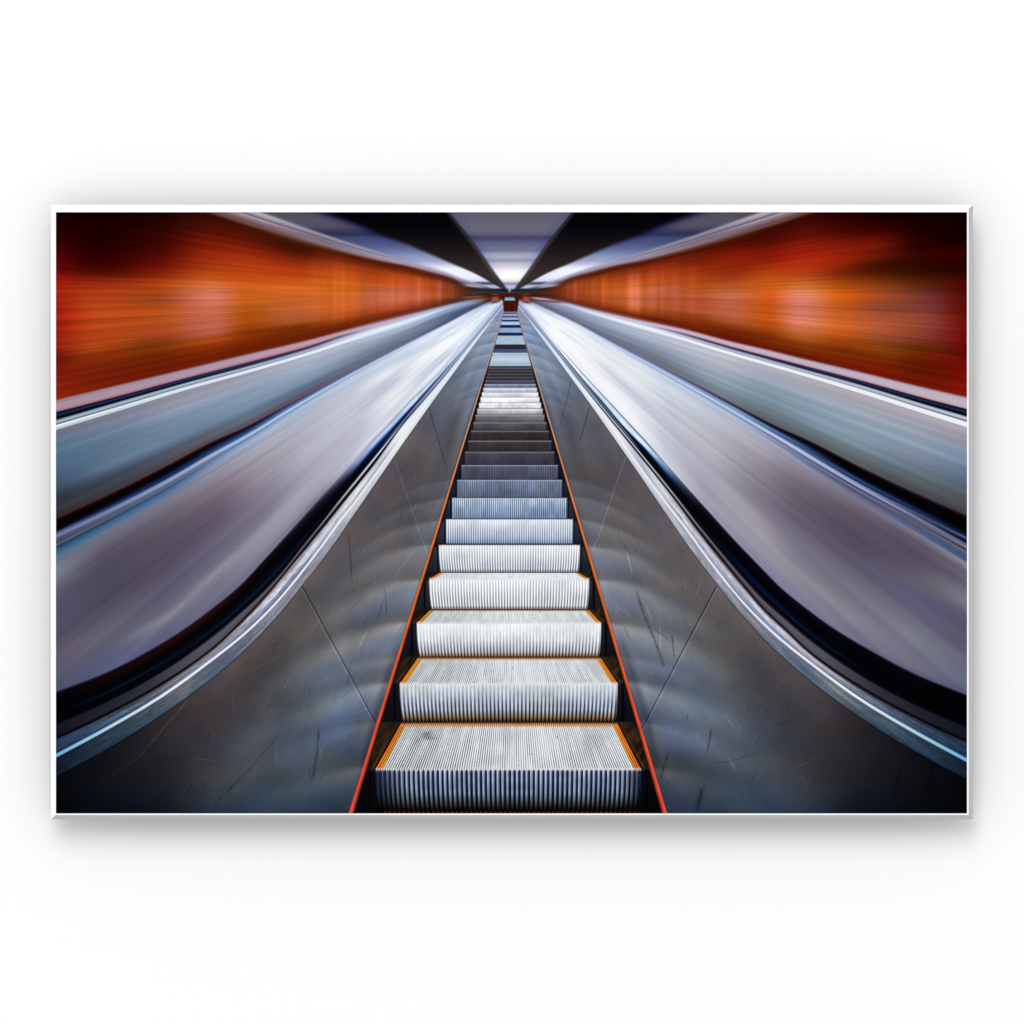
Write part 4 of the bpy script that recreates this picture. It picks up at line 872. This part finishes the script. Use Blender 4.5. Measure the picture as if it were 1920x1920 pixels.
def add_noise(m, color, amp, scale, bump=0.0):
    nt = m.node_tree; b = nt.nodes['Principled BSDF']
    tc = nt.nodes.new('ShaderNodeTexCoord'); n = nt.nodes.new('ShaderNodeTexNoise')
    n.inputs['Scale'].default_value = scale; n.inputs['Detail'].default_value = 4
    nt.links.new(tc.outputs['Object'], n.inputs['Vector'])
    r = nt.nodes.new('ShaderNodeValToRGB')
    r.color_ramp.elements[0].color = (*[c * (1 - amp) for c in color], 1)
    r.color_ramp.elements[1].color = (*[min(1, c * (1 + amp)) for c in color], 1)
    nt.links.new(n.outputs['Fac'], r.inputs['Fac']); nt.links.new(r.outputs['Color'], b.inputs['Base Color'])
    if bump:
        bp = nt.nodes.new('ShaderNodeBump'); bp.inputs['Strength'].default_value = bump; bp.inputs['Distance'].default_value = .0006
        nt.links.new(n.outputs['Fac'], bp.inputs['Height']); nt.links.new(bp.outputs['Normal'], b.inputs['Normal'])


M_WALL = material('wall_paint', (.80, .80, .80), .9, .0); add_noise(M_WALL, (.80, .80, .80), .004, 60)
M_BOARD = material('white_board', (.86, .86, .86), .55, .0); add_noise(M_BOARD, (.86, .86, .86), .006, 40)
M_EDGE = material('shaded_edge', (.48, .48, .485), .6, .0); add_noise(M_EDGE, (.48, .48, .485), .02, 300)
M_BACK = material('bounce_blocker_black', (.03, .03, .032), .9, .0); add_noise(M_BACK, (.03, .03, .032), .1, 300)
M_RAIL = material('aluminium_rail', (.20, .20, .21), .4, .4); add_noise(M_RAIL, (.20, .20, .21), .05, 200)
M_INK = material('printed_ink', (.5, .5, .5), .7, .0)
nt = M_INK.node_tree
at = nt.nodes.new('ShaderNodeVertexColor'); at.layer_name = 'ink'
tc = nt.nodes.new('ShaderNodeTexCoord'); no = nt.nodes.new('ShaderNodeTexNoise')
no.inputs['Scale'].default_value = 2600; no.inputs['Detail'].default_value = 1
mr = nt.nodes.new('ShaderNodeMapRange'); mr.inputs['To Min'].default_value = .97; mr.inputs['To Max'].default_value = 1.03
mx = nt.nodes.new('ShaderNodeMix'); mx.data_type = 'RGBA'; mx.blend_type = 'MULTIPLY'; mx.inputs['Factor'].default_value = 1
nt.links.new(tc.outputs['Object'], no.inputs['Vector']); nt.links.new(no.outputs['Fac'], mr.inputs['Value'])
nt.links.new(at.outputs['Color'], mx.inputs['A']); nt.links.new(mr.outputs['Result'], mx.inputs['B'])
nt.links.new(mx.outputs['Result'], nt.nodes['Principled BSDF'].inputs['Base Color'])


def mesh(name, verts, faces, mat, parent=None):
    me = bpy.data.meshes.new(name); me.from_pydata(verts, [], faces); me.update()
    me.materials.append(mat)
    o = bpy.data.objects.new(name, me); col.objects.link(o)
    if parent: o.parent = parent
    return o


def box(name, x0, x1, y0, y1, d0, d1, mat, parent):
    v = [((x - 960) * U, -d, (960 - y) * U) for d in (d0, d1) for y in (y0, y1) for x in (x0, x1)]
    f = [(0, 1, 3, 2), (4, 6, 7, 5), (0, 4, 5, 1), (2, 3, 7, 6), (0, 2, 6, 4), (1, 5, 7, 3)]
    return mesh(name, v, f, mat, parent)


# wall
w = mesh('wall', [(-6, 0, -4), (6, 0, -4), (6, 0, 4), (-6, 0, 4)], [(0, 1, 2, 3)], M_WALL)
w['kind'] = 'structure'

# the print
root = bpy.data.objects.new('framed_print', None); col.objects.link(root)
root['label'] = 'wide white-edged photo of a steep escalator between blurred orange walls, hung on a white wall'
root['category'] = 'wall print'

OX0, OX1, OY0, OY1 = 96, 1824, 384, 1536
BV = 8
# front face square to the edge at the top and left, mitred back at the right and bottom
fr = [(OX0, OY0), (OX1, OY0), (OX1 - BV, OY0 + BV), (OX1 - BV, OY1 - BV), (OX0 + BV, OY1 - BV), (OX0, OY1)]
bk = [(OX0, OY0), (OX1, OY0), (OX1, OY1), (OX0, OY1)]
v = [P(*p, FRONT) for p in fr] + [P(*p, BACK) for p in bk]
f = [(0, 5, 4, 3, 2, 1), (0, 1, 7, 6), (0, 6, 9, 5), (1, 2, 7), (4, 5, 9)]
board = mesh('white_board', v, f, M_BOARD, root)
# the board's right and bottom bevels, their shade put into a grey colour
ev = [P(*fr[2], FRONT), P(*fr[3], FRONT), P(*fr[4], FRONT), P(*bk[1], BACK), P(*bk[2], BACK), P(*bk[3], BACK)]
e1 = mesh('shaded_edge_strip', [ev[0], ev[1], ev[4], ev[3]], [(0, 1, 2, 3)], M_EDGE, root)
e2 = mesh('shaded_edge_strip', [ev[1], ev[2], ev[5], ev[4]], [(0, 1, 2, 3)], M_EDGE, root)
# unseen black sheet behind the board, added to cut bounce and deepen its shadow
bs = mesh('bounce_blocker', [P(*p, BACK) for p in bk], [(0, 1, 2, 3)], M_BACK, root)
for xa, xb, ya, yb in ((240, 1680, 520, 560), (240, 1680, 1360, 1400)):
    box('mounting_rail', xa, xb, ya, yb, .0005, BACK - .0003, M_RAIL, root)

# the printed sheet: inked pieces that butt edge to edge on one plane
gx, gy, img, ids = ink()
lin = img / 255.0
lin = np.where(lin <= .04045, lin / 12.92, ((lin + .055) / 1.055) ** 2.4).astype(F) * K_INK
SH = FRONT + .0005
k = (D - SH) / D
VX = ((gx - 960) * U * k).astype(F); VZ = ((960 - gy) * U * k).astype(F)
NV = (NX + 1)
cell = ids[:-1, :-1].astype(int)
cell[:, np.searchsorted(gx, 957.5):][cell[:, np.searchsorted(gx, 957.5):] == 9] = 109
NAMES = {0: 'picture', 1: 'printed_wall', 2: 'printed_ledge', 3: 'printed_side_panel', 4: 'printed_handrail', 5: 'printed_deck',
         6: 'printed_handrail', 7: 'printed_trim', 8: 'printed_balustrade', 9: 'printed_edge_stripe', 10: 'printed_step_well'}


def piece(name, mask, parent):
    r, c = np.nonzero(mask)
    a = (r * NV + c).astype(np.int64)
    quads = np.stack([a + NV, a + NV + 1, a + 1, a], 1).ravel()
    used, inv = np.unique(quads, return_inverse=True)
    n, q = len(used), len(a)
    co = np.zeros((n, 3), F); co[:, 0] = VX[used % NV]; co[:, 1] = -SH; co[:, 2] = VZ[used // NV]
    me = bpy.data.meshes.new(name)
    me.vertices.add(n); me.vertices.foreach_set('co', co.ravel())
    me.loops.add(q * 4); me.loops.foreach_set('vertex_index', inv.astype(np.int32).ravel())
    me.polygons.add(q); me.polygons.foreach_set('loop_start', np.arange(0, q * 4, 4, dtype=np.int32))
    me.update(calc_edges=True)
    ca = me.color_attributes.new('ink', 'FLOAT_COLOR', 'POINT')
    cc = np.ones((n, 4), F); cc[:, :3] = lin.reshape(-1, 3)[used]
    ca.data.foreach_set('color', cc.ravel())
    me.materials.append(M_INK)
    o = bpy.data.objects.new(name, me); col.objects.link(o); o.parent = parent
    return o


pic = piece('picture', cell % 100 == 0, root)
for i in sorted(set(np.unique(cell)) - {0, 100}):
    b = i if i < 11 or i >= 100 else 11
    nm = 'printed_step' if b == 11 else NAMES[i % 100]
    piece(nm, cell == i, pic)

# lamps: a broad soft key from the upper left, plain white surroundings
AMB, KEY = 0.95, 0.35
wd = bpy.data.worlds.new('World'); scene.world = wd; wd.use_nodes = True
wd.node_tree.nodes['Background'].inputs['Color'].default_value = (1, 1, 1, 1)
wd.node_tree.nodes['Background'].inputs['Strength'].default_value = AMB
la = bpy.data.lights.new('key_lamp', 'AREA'); la.shape = 'DISK'; la.size = 6.5
lo = bpy.data.objects.new('key_lamp', la); col.objects.link(lo)
lo.location = (-1.3, -9.5, 6.0)
dirv = Vector((0, 0, 0)) - lo.location; r = dirv.length
lo.rotation_euler = dirv.to_track_quat('-Z', 'Y').to_euler()
la.energy = KEY * math.pi ** 2 * r * r / (9.5 / r)

# camera
cd = bpy.data.cameras.new('camera'); cam = bpy.data.objects.new('camera', cd); col.objects.link(cam)
cam.location = (0, -D, 0); cam.rotation_euler = (math.radians(90), 0, 0)
cd.sensor_width = 36; cd.lens = 36 * D; cd.clip_end = 100; cd.clip_start = .05
scene.camera = cam

scene.render.engine = 'CYCLES'
scene.view_settings.view_transform = 'Standard'
scene.view_settings.look = 'None'
scene.view_settings.exposure = 0
scene.view_settings.gamma = 1
scene.view_settings.use_curve_mapping = False
